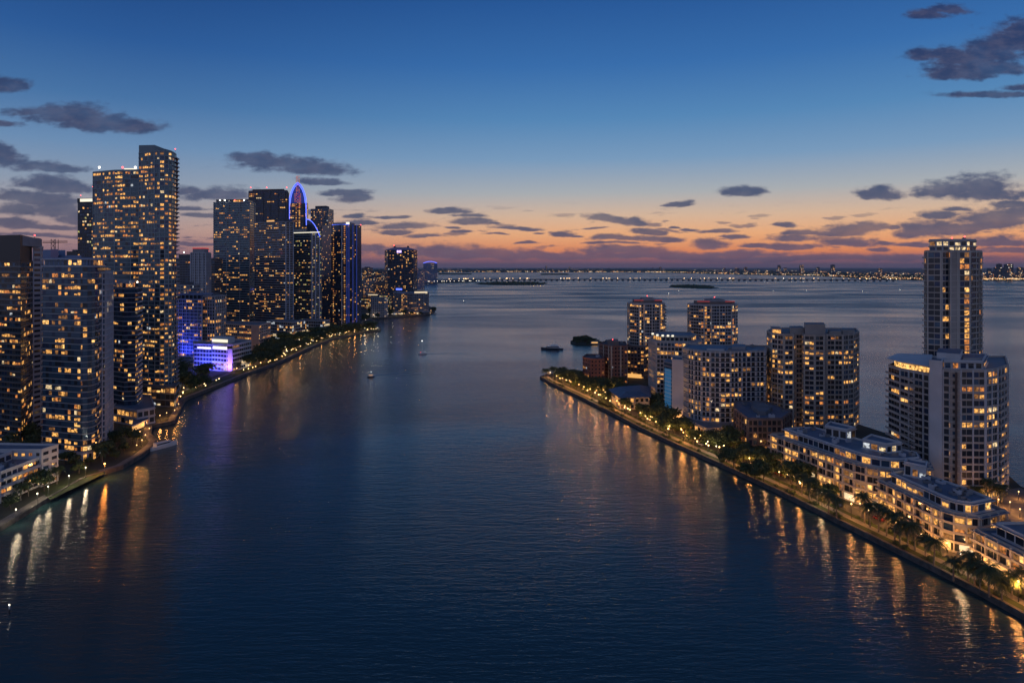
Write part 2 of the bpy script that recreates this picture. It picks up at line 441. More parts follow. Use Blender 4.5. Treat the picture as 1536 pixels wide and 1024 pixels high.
# --- clouds: broken fair-weather cumulus seen edge-on, each given by its direction
ys = mth('MAXIMUM', dy, .03)
ca = mth('DIVIDE', dx, ys); cb = mth('DIVIDE', dz, ys)
cv = N('ShaderNodeCombineXYZ'); nt.links.new(ca, cv.inputs[0]); nt.links.new(cb, cv.inputs[1])
def noise_(vec, scale, detail, sx=1.0, sy=1.0, rough=.55, off=(0, 0, 0)):
    mp = N('ShaderNodeMapping'); nt.links.new(vec, mp.inputs[0]); mp.inputs['Scale'].default_value = (sx, sy, 1); mp.inputs['Location'].default_value = off
    n = N('ShaderNodeTexNoise'); nt.links.new(mp.outputs[0], n.inputs['Vector']); n.inputs['Scale'].default_value = scale; n.inputs['Detail'].default_value = detail; n.inputs['Roughness'].default_value = rough
    return n
nz = noise_(cv.outputs[0], 9, 4, 1, 2.6)
wv = vm('MULTIPLY', vm('SUBTRACT', nz.outputs['Color'], (.5, .5, .5)).outputs[0], (.085, .02, 0)).outputs[0]
cw = vm('ADD', cv.outputs[0], wv).outputs[0]
CL = [  # centre and half-size in photo pixels
 (62, 170, 42, 8), (105, 176, 58, 14), (140, 188, 40, 12), (196, 192, 42, 11), (10, 188, 22, 5),
 (8, 237, 26, 17), (68, 252, 42, 8), (72, 276, 44, 10), (95, 284, 40, 10), (18, 297, 40, 9), (62, 302, 52, 11), (84, 318, 40, 12), (24, 318, 44, 11), (18, 340, 46, 7), (72, 342, 46, 4), (60, 354, 60, 3), (120, 330, 30, 9), (5, 130, 30, 10),
 (282, 287, 22, 7), (328, 293, 42, 10), (282, 314, 22, 4), (300, 325, 24, 4), (380, 238, 34, 9), (412, 246, 52, 10), (462, 254, 56, 10), (482, 272, 26, 5), (520, 288, 34, 5), (528, 297, 22, 8), (478, 320, 26, 5), (290, 366, 40, 3),
 (541, 327, 13, 4), (548, 336, 28, 3), (586, 327, 22, 2.5), (600, 342, 30, 5), (590, 350, 20, 3), (634, 355, 20, 3), (672, 317, 24, 4.5), (700, 323, 22, 2.5), (704, 333, 27, 6), (740, 334, 9, 2), (676, 343, 15, 1.6), (694, 348, 18, 2.2),
 (768, 342, 28, 3), (800, 345, 14, 2.5), (812, 351, 9, 1.8), (740, 353, 16, 1.6), (794, 365, 16, 1.8), (848, 354, 14, 3.5), (866, 356, 8, 2),
 (892, 327, 22, 6), (924, 331, 24, 6), (950, 333, 28, 7), (884, 343, 17, 1.6), (974, 348, 24, 5), (910, 358, 20, 4), (924, 365, 34, 2), (978, 358, 34, 4), (1006, 360, 18, 4), (940, 359, 16, 3), (1010, 306, 16, 3), (1028, 307, 10, 4), (1020, 342, 10, 2), (1040, 346, 14, 2.5),
 (1112, 291, 26, 9), (1128, 289, 24, 7), (1076, 349, 26, 3), (1100, 357, 20, 3), (1062, 368, 24, 6), (1180, 340, 12, 4), (1192, 360, 28, 6), (1136, 370, 22, 3), (1190, 371, 40, 4),
 (1258, 350, 38, 9), (1290, 341, 36, 8), (1280, 367, 36, 7), (1205, 351, 20, 4), (1324, 292, 32, 8), (1306, 294, 20, 6), (1332, 366, 22, 3), (1340, 342, 14, 4), (1320, 376, 16, 3),
 (1412, 322, 24, 8), (1438, 313, 18, 4), (1384, 346, 38, 12), (1428, 344, 40, 9), (1370, 352, 24, 7), (1470, 279, 46, 13), (1418, 287, 42, 11), (1490, 292, 52, 9), (1520, 306, 34, 6), (1496, 330, 52, 16), (1528, 322, 30, 14), (1470, 340, 40, 8), (1500, 362, 60, 8), (1510, 376, 50, 6), (1380, 368, 30, 4),
 (1424, 18, 26, 9), (1392, 26, 26, 8), (1388, 84, 26, 9), (1424, 84, 34, 10), (1452, 92, 44, 15), (1484, 82, 44, 18), (1516, 66, 40, 20), (1545, 56, 40, 24), (1440, 112, 44, 9), (1480, 104, 60, 10), (1490, 143, 62, 5), (1550, 132, 40, 6),
 (640, 378, 90, 8), (540, 374, 60, 6), (720, 382, 80, 8), (820, 384, 90, 7), (930, 376, 60, 6), (1000, 384, 100, 7), (1110, 380, 70, 5), (470, 380, 80, 8), (1180, 388, 120, 5), (1350, 388, 120, 5)]
k = None
for (u, v, w_, h_) in CL:
    c = ((u - U0) / F, (V0 - v) / F, 0)
    e_ = vm('MULTIPLY', vm('SUBTRACT', cw, c).outputs[0], (F / w_ / 1.2, F / h_ / 1.3, 0)).outputs[0]
    d = vm('LENGTH', vm('MAXIMUM', e_, vm('MULTIPLY', e_, (-1, -1.7, 0)).outputs[0]).outputs[0]).outputs['Value']      # flat bases, rounded tops
    k = d if k is None else mth('MINIMUM', k, d)
nf = noise_(cv.outputs[0], 34, 6, 1, 2.0, .62)
k2 = mth('ADD', k, mth('MULTIPLY', mth('SUBTRACT', nf.outputs['Fac'], .5), 1.9))
mask = mrange(k2, 1.38, .62)
# a thin scatter of small shreds low over the horizon
sh = noise_(cv.outputs[0], 16, 5, 1, 5.5, .55, (3, 1, 0))
band = mth('MULTIPLY', mrange(cb, .012, .035), mrange(cb, .10, .055))
shm = mth('MULTIPLY', mrange(sh.outputs['Fac'], .57, .66), mth('MULTIPLY', band, .8))
mask = mth('MAXIMUM', mask, shm)
mask = mth('MULTIPLY', mask, mrange(dy, .05, .2))
ccol = ramp(tn, [(0, lin(96, 80, 102)), (tp(384), lin(112, 88, 108)), (tp(360), lin(92, 86, 108)), (tp(330), lin(82, 88, 112)), (tp(285), lin(68, 82, 114)), (tp(180), lin(52, 66, 102)), (tp(60), lin(38, 54, 96)), (1, lin(20, 40, 80))])
ccol = mixc(mth('MULTIPLY', mrange(nf.outputs['Fac'], .35, .65), .22), ccol, lin(120, 112, 128))
sky = mixc(mth('MULTIPLY', mask, mrange(nz.outputs['Fac'], .2, .6, .72, .96)), sky, ccol)
bg = N('ShaderNodeBackground'); nt.links.new(sky, bg.inputs[0]); bg.inputs[1].default_value = 1.0
out = N('ShaderNodeOutputWorld'); nt.links.new(bg.outputs[0], out.inputs[0])
W.cycles.sampling_method = 'MANUAL'; W.cycles.sample_map_resolution = 256

# ------------------------------------------------------------------ water
wm = bpy.data.materials.new('water'); wm.use_nodes = True; MATS['water'] = wm
wt = wm.node_tree; wb = wt.nodes['Principled BSDF']
wb.inputs['Base Color'].default_value = (.026, .064, .070, 1); wb.inputs['IOR'].default_value = 1.333; wb.inputs['Roughness'].default_value = .12
def wn(tp_, **k):
    n = wt.nodes.new(tp_)
    for a, v in k.items(): setattr(n, a, v)
    return n
g = wn('ShaderNodeNewGeometry')
def wnoise(scale, detail, st, rot=0.0, rough=.5, dist=0.0):
    mp = wn('ShaderNodeMapping'); mp.inputs['Scale'].default_value = st; mp.inputs['Rotation'].default_value = (0, 0, rot)
    wt.links.new(g.outputs['Position'], mp.inputs['Vector'])
    n = wn('ShaderNodeTexNoise'); n.inputs['Scale'].default_value = scale; n.inputs['Detail'].default_value = detail; n.inputs['Roughness'].default_value = rough; n.inputs['Distortion'].default_value = dist
    wt.links.new(mp.outputs[0], n.inputs['Vector']); return n.outputs['Fac']
def wm_(op, a, b):
    n = wn('ShaderNodeMath', operation=op)
    for i, x in enumerate((a, b)):
        if isinstance(x, (int, float)): n.inputs[i].default_value = x
        else: wt.links.new(x, n.inputs[i])
    return n.outputs[0]
def wr(x, a, b, c, d):
    n = wn('ShaderNodeMapRange', interpolation_type='SMOOTHSTEP'); wt.links.new(x, n.inputs[0])
    for i, v in zip((1, 2, 3, 4), (a, b, c, d)): n.inputs[i].default_value = v
    return n.outputs[0]
big = wnoise(.16, 3, (.28, 1, 1), .16)
mid = wnoise(.50, 4, (.22, 1, 1), -.10, .55, .3)
fine = wnoise(1.5, 3, (.35, 1, 1), .06)
hgt = wm_('ADD', wm_('MULTIPLY', big, .55), wm_('ADD', wm_('MULTIPLY', mid, .75), wm_('MULTIPLY', fine, .34)))
slick = wnoise(.0042, 2.5, (.5, 1.3, 1), .3, .5, .6)      # long calm slicks between ruffled patches
amt = wr(slick, .28, .74, .28, 1.0)
bp = wn('ShaderNodeBump'); bp.inputs['Distance'].default_value = 1.0
wt.links.new(hgt, bp.inputs['Height']); wt.links.new(wm_('MULTIPLY', amt, WAVE), bp.inputs['Strength'])
wt.links.new(bp.outputs[0], wb.inputs['Normal'])
wb.inputs['Anisotropic'].default_value = .6; tg = wn('ShaderNodeCombineXYZ'); tg.inputs[1].default_value = 1.0; wt.links.new(tg.outputs[0], wb.inputs['Tangent'])
sg = wn('ShaderNodeSeparateXYZ'); wt.links.new(g.outputs['Position'], sg.inputs[0])
bay = wr(sg.outputs[1], 650, 2000, 0.0, 1.0)               # the open bay is windier than the sheltered channel
wt.links.new(wm_('ADD', wr(slick, .28, .74, .10, .155), wm_('MULTIPLY', bay, wr(slick, .28, .74, .05, .20))), wb.inputs['Roughness'])
mb = MB()
E = 60000
mb.face([(-E, -3000, 0), (E, -3000, 0), (E, E, 0), (-E, E, 0)], 'water'); struct(mb.build('water'))

# ------------------------------------------------------------------ land
LSHORE = [(0, 797), (60, 760), (125, 722), (150, 714), (185, 703), (215, 685), (232, 671), (236, 664), (226, 655), (228, 642), (262, 635), (272, 614), (277, 603), (282, 599), (330, 580), (372, 562), (420, 545), (470, 521), (500, 509), (545, 500), (570, 497.5), (572, 494), (566, 491), (545, 488), (541, 485), (560, 479), (600, 477), (628, 474.5), (648, 471), (653, 467), (648, 462), (628, 452), (622, 442), (628, 431), (632, 426), (658, 425), (700, 424.2), (716, 423), (716, 421.6), (690, 421), (655, 420)]
LW = [P(u, v, 0) for u, v in LSHORE]
LPOLY = [(-215, 120), (-200, 200)] + LW + [(LW[-1][0] - 400, LW[-1][1] + 1200), (-6000, 6500), (-6000, 120)]
RSHORE = [(810, 567), (822, 575), (845, 586), (870, 598), (915, 621), (960, 645), (1020, 673), (1080, 700), (1160, 737), (1230, 772), (1300, 807), (1400, 857), (1468, 892), (1536, 930)]
RW = [P(u, v, 0) for u, v in RSHORE]
RPOLY = RW[::-1] + [(32, 628), (62, 640), (100, 668), (150, 690), (190, 668), (205, 610), (212, 520), (214, 440), (224, 390), (246, 352), (228, 306), (234, 270), (246, 220), (252, 120), (146, 110), (145.5, 150)]
LZ = 2.0
def land(poly, name, m='land'):
    b = MB(); poly = ccw(poly); b.prism(poly, -2, LZ - .3, m, bottom=False)
    # the wall along the water: a coping a little proud of the fill
    return struct(b.build(name))
land(LPOLY, 'ground'); land(RPOLY, 'ground')
def strip(line, d0, d1, z, m, name, thick=None):     # ribbon beside a line; positive = to the left of its direction
    n = len(line)
    def off(d):
        out = []
        for i in range(n):
            a = line[max(i - 1, 0)]; c = line[min(i + 1, n - 1)]; L = math.hypot(c[0] - a[0], c[1] - a[1]) or 1
            out.append((line[i][0] - (c[1] - a[1]) / L * d, line[i][1] + (c[0] - a[0]) / L * d))
        return out
    A, B_ = off(d0), off(d1); b = MB()
    for i in range(n - 1):
        q = [A[i], A[i + 1], B_[i + 1], B_[i]]
        if thick:
            b.prism(ccw(q), z - thick, z, m)
        else: b.face([(x, y, z) for x, y in ccw(q)], m)
    return struct(b.build(name))
def smooth_line(l, n=3):
    out = []
    for i in range(len(l) - 1):
        for k in range(n): out.append(tuple(l[i][j] + (l[i + 1][j] - l[i][j]) * k / n for j in (0, 1)))
    return out + [l[-1]]
def sheet(poly, z, m, name): b = MB(); b.face([(x, y, z) for x, y in ccw(poly)], m); return struct(b.build(name))
RL = RW + [(145.5, 150), (146, 112)]                          # direction: from the tip towards the camera; land lies to the left
def wallprism(line, name, w=.9, z1=LZ):
    o = strip(line, -.15, w, z1, 'seawall_stone', name, thick=4.0); del o['kind']; return o
rw = wallprism(RL, 'seawall'); tag(rw, 'long dark stone seawall edging the palm lined esplanade', 'seawall')
LL = [(-200, 200)] + LW
ll = [(x, y) for x, y in LL[:37]]
lw = wallprism(ll, 'seawall'); tag(lw, 'winding stone seawall below the skyscraper waterfront park', 'seawall')
# right esplanade: grass verge, promenade, second verge, street
strip(RL, .9, 1.6, LZ - .26, 'paving', 'path'); strip(RL, 1.6, 4.4, LZ - .24, 'lawn', 'lawn'); strip(RL, 4.4, 7.4, LZ - .25, 'paving', 'path')
strip(RL[3:], 7.4, 10.0, LZ - .22, 'lawn', 'lawn'); strip(RL[4:], 10.15, 16.0, LZ - .27, 'asphalt', 'road')
strip(RL[4:], 10.0, 10.15, LZ - .15, 'paving', 'kerb', thick=.2)
strip(RL[9:], 16.0, 24, LZ - .2, 'paving', 'pavement', thick=.2)
# plaza and drive at the foot of the tall tower
sheet([(165, 232), (186, 214), (243, 214), (226, 304), (190, 290), (176, 268)], LZ - .24, 'paving', 'plaza')
sheet([(60, 478), (92, 470), (112, 440), (118, 470), (84, 520), (66, 520)], LZ - .25, 'lawn', 'lawn')
# left bank: river walk and park
LR = ll
strip(LR, .9, 4.2, LZ - .25, 'paving', 'path')
i0 = ll.index(P(282, 599, 0)); park = ll[i0 - 1:i0 + 8]
strip(park, 5.0, 15, LZ - .23, 'lawn', 'lawn'); strip(park, 15.2, 18, LZ - .24, 'paving', 'path'); strip(park, 24, 34, LZ - .26, 'asphalt', 'road')
sheet([P(75, 748), P(160, 708), P(128, 700), P(60, 735)], LZ - .24, 'lawn', 'lawn')
# ================================================================== LEFT BANK
def q4(u0, Y0, u1, Y1, dep, skew=None):      # a block with its front from (u0,Y0) to (u1,Y1), reaching dep metres back square to the front
    a, b = XY(u0, Y0), XY(u1, Y1); L = math.hypot(b[0] - a[0], b[1] - a[1]); tx, ty = (b[0] - a[0]) / L, (b[1] - a[1]) / L
    if skew is None: skew = b[0] * dep / b[1] * .8 if dep > 5 else 0
    return [a, b, (b[0] - ty * dep + tx * skew, b[1] + tx * dep + ty * skew), (a[0] - ty * dep + tx * skew, a[1] + tx * dep + ty * skew)]
TW = 'towers along the west shore'
# --- low white riverside block in the corner
b = Bld('apartment_block', 'low white terraced apartment block by the palm lined river walk, amber windows', 'building', (-226, 300))
p = [(-244, 284), (-212, 283), (-211, 304), (-244, 304)]
b.mass(p, LZ, 4, 3.1, 'white_stucco', bw=3.0, m=(.35, .9, .55), p=.45, pal='hotel', edges={1: dict(balc=([(0, 7)], 1.3, 'white_stucco', 'white_stucco', .9)), 0: dict(p=.2)}, roof='roof_blue', clear=True)
b.mass([(-252, 304.3), (-209.5, 304), (-208, 313), (-252, 316)], LZ, 5, 3.2, 'white_stucco', bw=3.4, m=(.9, 1.0, .8), p=.2, pal='hotel', roof='roof_blue', edges={1: dict(p=.12, bw=4)})
b.mass([(-244, 292), (-222, 291), (-222, 303), (-244, 303)], LZ + 12.4, 1, 3.2, 'white_stucco', bw=4, m=(.5, .5, .6), p=.95, pal='cool', roof='roof_blue')
roof_units(b, p, LZ + 12.4, 12, 3); b.done()
# --- A: dark brown tower, white stair strip
b = Bld('residential_tower', 'dark brown balcony tower with flat dark penthouse and a white stair strip', 'tower', XY(20, 400), TW)
C = XY(31, 378); pA = [XY(-70, 400), C, XY(50, 412), XY(-40, 432)]
zt = b.mass(pA, LZ, 33, 3.05, 'bronze', ('brown_concrete', .35, .5), 2.3, (.12, .3, .4), .46, 'amber', 'dark', bunch=4, edges={1: dict(p=.2, bw=3.0)}, roof='roof_dark', rail=('rail_glass', .7), li=(.12, .3, .2), slabname='balcony')
b.box('penthouse', offset(pA, -.6), zt + .01, ZV(352, 378), 'dark_metal')
pS = [XY(49, 408), XY(62.5, 415), XY(65, 428), XY(51, 424)]
b.mass(pS, LZ, 36, 3.05, 'pale_concrete', None, 3.2, (.8, .7, .9), .06, 'amber', 'dark', wallname='stair_tower', edges={0: dict(bw=5.0, m=(1.2, .7, .9))})
b.box('penthouse', offset([XY(33, 384), XY(61, 414), XY(64, 428), XY(30, 428)], -.3), zt + 9.2, ZV(357.5, 414), 'grey_concrete')
b.beacon(*XY(52, 415), ZV(354, 415)); b.done()
# --- B: curved blue glass tower at the river walk
b = Bld('residential_tower', 'curved blue glass tower with bright slab edges, standing nearest the river walk', 'tower', XY(110, 360), TW)
pB = [XY(64, 351), XY(121, 343)] + curve3(XY(124, 343), XY(147, 344), XY(150.5, 366), 6) + [XY(157, 378), XY(120, 392), XY(70, 385)]
zt = b.mass(pB, LZ + 5, 31, 3.0, 'glass_blue', ('slab_grey', .3, .7), 2.2, (.06, .12, .2), .26, 'amber', 'blue', bunch=4, roof='roof_blue', rail=('rail_glass', .5), li=(.12, .45, .25), slabname='balcony', edges={0: dict(p=.34)})
b.mass(offset(pB, .6), LZ, 1, 4.7, 'pale_concrete', None, 3.5, (.6, .4, .8), .85, 'cool', 'dark', wallname='podium', roof='roof_blue', parapet=0)
b.mass(offset(pB, -.8), zt + .2, 1, 3.6, 'blue_panel', ('slab_light', .5, 1.6), 3.1, (.5, .5, .5), .93, 'hotel', 'blue', wallname='penthouse', slabname='roof_slab', roof='roof_blue', clear=False)
zt += 4.3
b.box('penthouse', [XY(64, 356), XY(76, 354), XY(76, 372), XY(66, 372)], zt, ZV(374.5, 355), 'blue_panel'); b.box('penthouse', [XY(76, 353), XY(87, 352), XY(88, 366), XY(76, 366)], zt, ZV(374, 353), 'lilac_panel')
b.box('penthouse', [XY(87, 355), XY(122, 351), XY(120, 372), XY(88, 372)], zt, ZV(383, 353), 'blue_panel'); b.box('penthouse', [XY(87, 374), XY(98, 374), XY(98, 384), XY(88, 384)], zt, ZV(375, 374), 'blue_panel')
pBs = [XY(151.5, 366), XY(158, 368), XY(168, 388), XY(152, 392)]
b.mass(pBs, LZ, 31, 3.05, 'pale_concrete', ('slab_light', .3, .7), 2.6, (.4, .5, .5), .07, 'amber', 'blue', fin=(2, 'slab_light', .5, .8), wallname='wing', slabname='balcony')
b.done()
# lattice hoist frame on the roof behind
# --- C: slim glass tower with white balcony edge
b = Bld('residential_tower', 'slim dark glass tower with white balcony edge, squeezed before the two stepped giant', 'tower', XY(190, 445), TW)
pC = [XY(164, 448), XY(186, 438), XY(203, 440), XY(213, 462), XY(180, 480)]
zt = b.mass(pC, LZ, 28, 3.0, 'glass_blue', ('slab_light', .3, .4), 2.4, (.1, .2, .3), .30, 'amber', 'blue', li=(.1, .5, .3), edges={1: dict(p=.16), 2: dict(p=.3, balc=([(0, 7)], 1.5, 'slab_light', 'slab_light', .5))}, slabname='balcony')
b.mass(offset(pC, -4), zt, 1, 4, 'pale_concrete', None, 4, (.5, .6, .8), .1, clear=False, wallname='penthouse')
for uu in (187, 195, 206): b.beacon(*XY(uu, 446), zt + 3.5, 'beacon_white', .5)
pod = [XY(170, 432), XY(206, 420), XY(232, 430), XY(226, 470), XY(185, 480)]
b.mass(pod, LZ, 2, 4.5, 'pale_concrete', ('slab_light', .4, .5), 4, (.5, .8, .8), .4, 'hotel', wallname='podium', slabname='terrace', roof='roof_blue')
b.done()
# --- D: the twin giant
b = Bld('skyscraper', 'giant two stepped glass tower with amber windows and curved sloping crown', 'skyscraper', XY(205, 505), TW)
pL = [XY(139.5, 512), XY(172, 502), XY(208, 500), XY(206, 535), XY(146, 540)]
zt = b.mass(pL, LZ, 55, 3.06, 'glass_teal', ('slab_teal', .48, .35), 2.15, (.1, .25, .35), .52, 'amber', 'teal', li=(.12, .55, .3), bunch=3, fin=(6, 'slab_teal', .5, .3), edges={}, roof='roof_dark')
b.box('crown', offset(pL, -.5), zt, ZV(255, 502), 'dark_metal')
for uu in (149, 184, 203): b.beacon(*XY(uu, 510), ZV(254, 510) + .6, 'beacon_white' if uu != 184 else 'beacon_red', .8)
b.box('rooftop_light', q4(186, 506, 204, 506, 1.0), ZV(254, 506), ZV(253, 506) + .2, 'led_white')
pR = [XY(208.5, 497)] + curve3(XY(232, 490), XY(256, 484), XY(264, 503), 6) + [XY(262, 532), XY(210, 530)]
zt = b.mass(pR, LZ, 59, 3.06, 'glass_teal', ('slab_teal', .48, .35), 2.15, (.1, .25, .35), .54, 'amber', 'teal', li=(.12, .55, .3), bunch=3, fin=(5, 'slab_teal', .5, .3), roof='roof_dark',
            edges={6: dict(balc=([(0, 5)], 1.6, 'slab_grey', 'slab_grey', .5), p=.4), 7: dict(balc=([(0, 9)], 1.6, 'slab_grey', 'slab_grey', .5), p=.5)})
pc = offset(pR, .1); tz = [ZV(218, 497)] + [ZV(v, 494) for v in (219, 222.5, 225, 226, 226.5, 227, 227)] + [ZV(228, 500), ZV(219, 500)]
b.box('crown', pc, zt, 0, 'glass_teal', 'roof_dark', tops=tz[:len(pc)])
b.beacon(*XY(263, 506), ZV(227, 506) + 1.2); b.beacon(*XY(141, 515), ZV(280, 515))
pD = [XY(214, 484), XY(262, 478), XY(268, 500), XY(214, 500)]
b.mass(pD, LZ, 3, 4.5, 'dark_concrete', ('slab_grey', .4, .5), 4, (.4, .6, .7), .5, 'mixed', wallname='podium', slabname='terrace'); b.done()
# --- E: slim tower with a lit crown behind
b = Bld('skyscraper', 'slim dark tower with a glowing white band near its top, behind the twin giant', 'skyscraper', XY(128, 640), TW, fine=False)
pE = q4(116.5, 640, 144, 636, 24)
zt = b.mass(pE, LZ, 50, 3.15, 'dark_concrete', None, 2.6, (.4, .8, .7), .30, 'green', 'dark', bunch=1)
b.box('sign_band', offset(pE, .3), zt + .5, zt + 4.4, 'dark_metal'); b.box('lit_band', q4(120, 638.6, 138.5, 636.4, .4), zt + 1.2, zt + 3.9, 'led_white'); b.beacon(*XY(121, 642), ZV(294, 642)); b.beacon(*XY(139, 640), ZV(281, 640)); b.aerial(*XY(139, 640), zt, ZV(282, 640)); b.done()
# --- F: mid-rise group behind the park
b = Bld('office_block', 'dark mid rise block with scattered windows and red roof lights, beside the twin giant', 'building', XY(290, 930), TW, fine=False)
pF = q4(262, 930, 322, 920, 40); zt = b.mass(pF, LZ, 33, 3.3, 'dark_concrete', ('slab_grey', .4, .3), 4, (.6, .7, .7), .22, 'mixed', 'dark', bunch=2)
b.box('penthouse', q4(268, 932, 284, 931, 20), zt, zt + 6, 'dark_concrete'); b.beacon(*XY(312, 925), ZV(378, 925), 'beacon_red', 1.2); b.beacon(*XY(276, 931), ZV(379, 931), 'beacon_white', .8); b.done()
b = Bld('office_tower', 'pale ribbed slab tower with a red glowing roof line, behind the park', 'tower', XY(296, 870), TW, fine=False)
pF2 = q4(286, 870, 308, 866, 22); zt = b.mass(pF2, LZ, 34, 3.4, 'pale_concrete', None, 3.0, (.8, .6, .6), .07, 'mixed', 'dark', fin=(2, 'pale_concrete', 1.4, .9))
b.box('penthouse', offset(pF2, -2), zt, ZV(371.5, 868), 'grey_concrete'); b.box('red_light_band', offset(pF2, -1.7), ZV(373, 868), ZV(371.6, 868), 'led_red'); b.done()
# --- blue-lit office by the park
b = Bld('office_block', 'blue floodlit glass office block with pale grid wing above the park trees', 'building', XY(290, 700), None, fine=False)
pb1 = q4(262, 700, 303, 688, 30); zt = b.mass(pb1, LZ, 19, 3.4, 'blue_panel', ('slab_light', .3, .25), 2.6, (.35, .8, .6), .10, 'amber', 'navy', fin=(2, 'slab_light', .4, .4), edges={0: dict(p=.2)})
b.mass(offset(pb1, -2), zt, 1, 5, 'blue_panel', None, 5, (.5, .5, .5), .1, clear=False, wallname='penthouse', roof='roof_blue')
b.mass(q4(304, 692, 322, 688, 28), LZ, 20, 3.4, 'grey_concrete', ('slab_grey', .3, .3), 3.0, (.5, .5, .5), .3, 'amber', 'dark', fin=(2, 'pale_concrete', .5, .4), wallname='wing'); b.done()
# --- white pavilion with violet wall
b = Bld('office_block', 'low white stepped building glowing blue and violet beside the park', 'building', XY(335, 640))
pv = [XY(291, 656), XY(318, 650), XY(318, 676), XY(290, 680)]; b.mass(pv, LZ, 6, 3.9, 'white_stucco', ('white_stucco', .35, .4), 3.6, (.2, .5, .5), .12, 'cool', 'navy', slabname='terrace', roof='roof_blue')
b.box('light_band', q4(296, 654.6, 316, 649.8, .5), LZ + 19.5, LZ + 21.5, 'led_white')
pv2 = [XY(318, 648), XY(340, 640), XY(349, 641), XY(377, 676), XY(330, 690)]; b.mass(pv2, LZ, 6, 4.1, 'white_stucco', ('white_stucco', .4, .3), 4.0, (.25, .8, 1.0), .07, 'cool', 'dark', slabname='floor_slab', roof='roof_blue')
b.box('penthouse', [XY(318, 652), XY(342, 645), XY(352, 665), XY(322, 672)], LZ + 24.6, LZ + 30, 'white_stucco'); b.box('light_band', q4(318, 651.3, 341, 644.3, .4), LZ + 26.5, LZ + 29, 'led_white'); b.box('light_band', q4(319, 647, 340, 639.2, .5), LZ + 20.3, LZ + 23, 'led_white')
b.box('violet_wall', q4(341.5, 639.0, 348.5, 640.0, .5), LZ, LZ + 21, 'white_stucco'); b.done()
# --- pink hotel
b = Bld('hotel', 'long pink hotel slab with lit open galleries and a lit stair column', 'hotel', XY(360, 770), None, fine=True)
ph = [XY(316, 800), XY(377, 765), XY(388, 764), XY(406, 800), XY(340, 830)]
zt = b.mass(ph, LZ, 10, 3.2, 'pink_stucco', ('pink_stucco', .5, .4), 3.4, (.35, .7, .6), .55, 'hotel', 'dark', fin=(2, 'pink_stucco', .5, .4), roof='roof_grey', edges={1: dict(win=False, fin=None), 2: dict(p=.3, cols=(0,))})
roof_units(b, ph, zt, 6, 9); b.done()
# --- G I H K M etc. : the skyline cluster
b = Bld('skyscraper', 'broad teal glass skyscraper with banded balconies and white roof edge lights', 'skyscraper', XY(350, 1010), TW, fine=False)
pG = [XY(320.5, 1010), XY(374, 1000), XY(383, 1025), XY(328, 1040)]
zt = b.mass(pG, LZ, 55, 3.5, 'glass_teal', ('slab_teal', 1.0, .8), 3.0, (.12, .3, .4), .26, 'amber', 'teal', li=(.25, .7, .5), bunch=2, edges={1: dict(p=.1)}, fin=(7, 'slab_grey', .6, .7))
b.mass(offset(pG, -3), zt, 1, 4, 'dark_concrete', None, 4, (.4, .4, .4), .2, clear=False, wallname='penthouse')
for uu in (330, 337, 352, 366): b.beacon(*XY(uu, 1004), zt + 2.2, 'beacon_white' if uu != 352 else 'beacon_red', .9)
b.done()
b = Bld('skyscraper', 'flat topped dark skyscraper behind the broad teal one, highest flat roof of the cluster', 'skyscraper', XY(403, 1230), TW, fine=False)
pH = q4(373, 1235, 431, 1225, 45, -19); zt = b.mass(pH, LZ, 66, 3.55, 'dark_concrete', None, 3.6, (.5, .9, .8), .16, 'mixed', 'navy', bunch=2, fin=(4, 'dark_concrete', .8, .8))
b.box('penthouse', offset(pH, -6), zt, zt + 4, 'dark_metal')
for uu in (376, 400, 430): b.beacon(*XY(uu, 1228), zt + 5, 'beacon_red', 1.0)
b.done()
b = Bld('skyscraper', 'dark banded skyscraper with a lit crown floor, before the flat topped one', 'skyscraper', XY(410, 960), TW, fine=False)
pI = [XY(382, 980), XY(428, 955), XY(440, 965), XY(432, 1000), XY(390, 1010)]
zt = b.mass(pI, LZ, 48, 3.35, 'glass_dark', ('slab_grey', .85, .7), 3.0, (.12, .35, .4), .26, 'amber', 'dark', li=(.25, .7, .5), bunch=2, edges={1: dict(p=.12, fin=(2, 'slab_light', 1.0, .8))})
b.box('crown', q4(398, 985, 426, 965, 14), zt, zt + 5, 'dark_concrete'); b.box('light_band', q4(400, 981.5, 411, 974, .6), zt + 1, zt + 3.6, 'shop_warm')
b.mass(q4(400, 930, 438, 905, 30), LZ, 6, 4, 'grey_concrete', ('slab_light', .5, .4), 4, (.4, .5, .6), .45, 'cool', wallname='podium'); b.done()
# --- J: pointed arch tower
b = Bld('skyscraper', 'pointed arch skyscraper outlined in blue lights with orange lit floors', 'skyscraper', XY(446, 1400), None, fine=False)
pJ = q4(433.5, 1400, 460, 1396, 34, -11); zt = b.mass(pJ, LZ, 66, 3.45, 'dark_concrete', None, 3.4, (.4, .6, .6), .30, 'amber', 'navy', bunch=2, cols=(4, 6), edges={0: dict(pal='mixed')})
A0, A1 = XY(433.7, 1399.5), XY(459.8, 1395.6); zb = zt; ztop = ZV(274, 1398); rail_l, rail_r = [], []
def jarch(t): return (A0[0] + (A1[0] - A0[0]) * t, A0[1] + (A1[1] - A0[1]) * t)
prof = [(0, 0), (.03, .25), (.10, .50), (.20, .71), (.33, .89), (.5, 1.0), (.67, .89), (.80, .71), (.90, .50), (.97, .25), (1, 0)]
cr = MB(); fr = [(*jarch(t), zb + (ztop - zb) * h) for t, h in prof]; bk = [(x - 10.5, y + 34, z) for x, y, z in fr]
cr.face(fr, 'led_blue_soft'); cr.face(bk[::-1], 'glass_navy')
for i in range(len(fr) - 1): cr.face([fr[i], bk[i], bk[i + 1], fr[i + 1]], 'dark_concrete')
cr.build('crown', b.o)
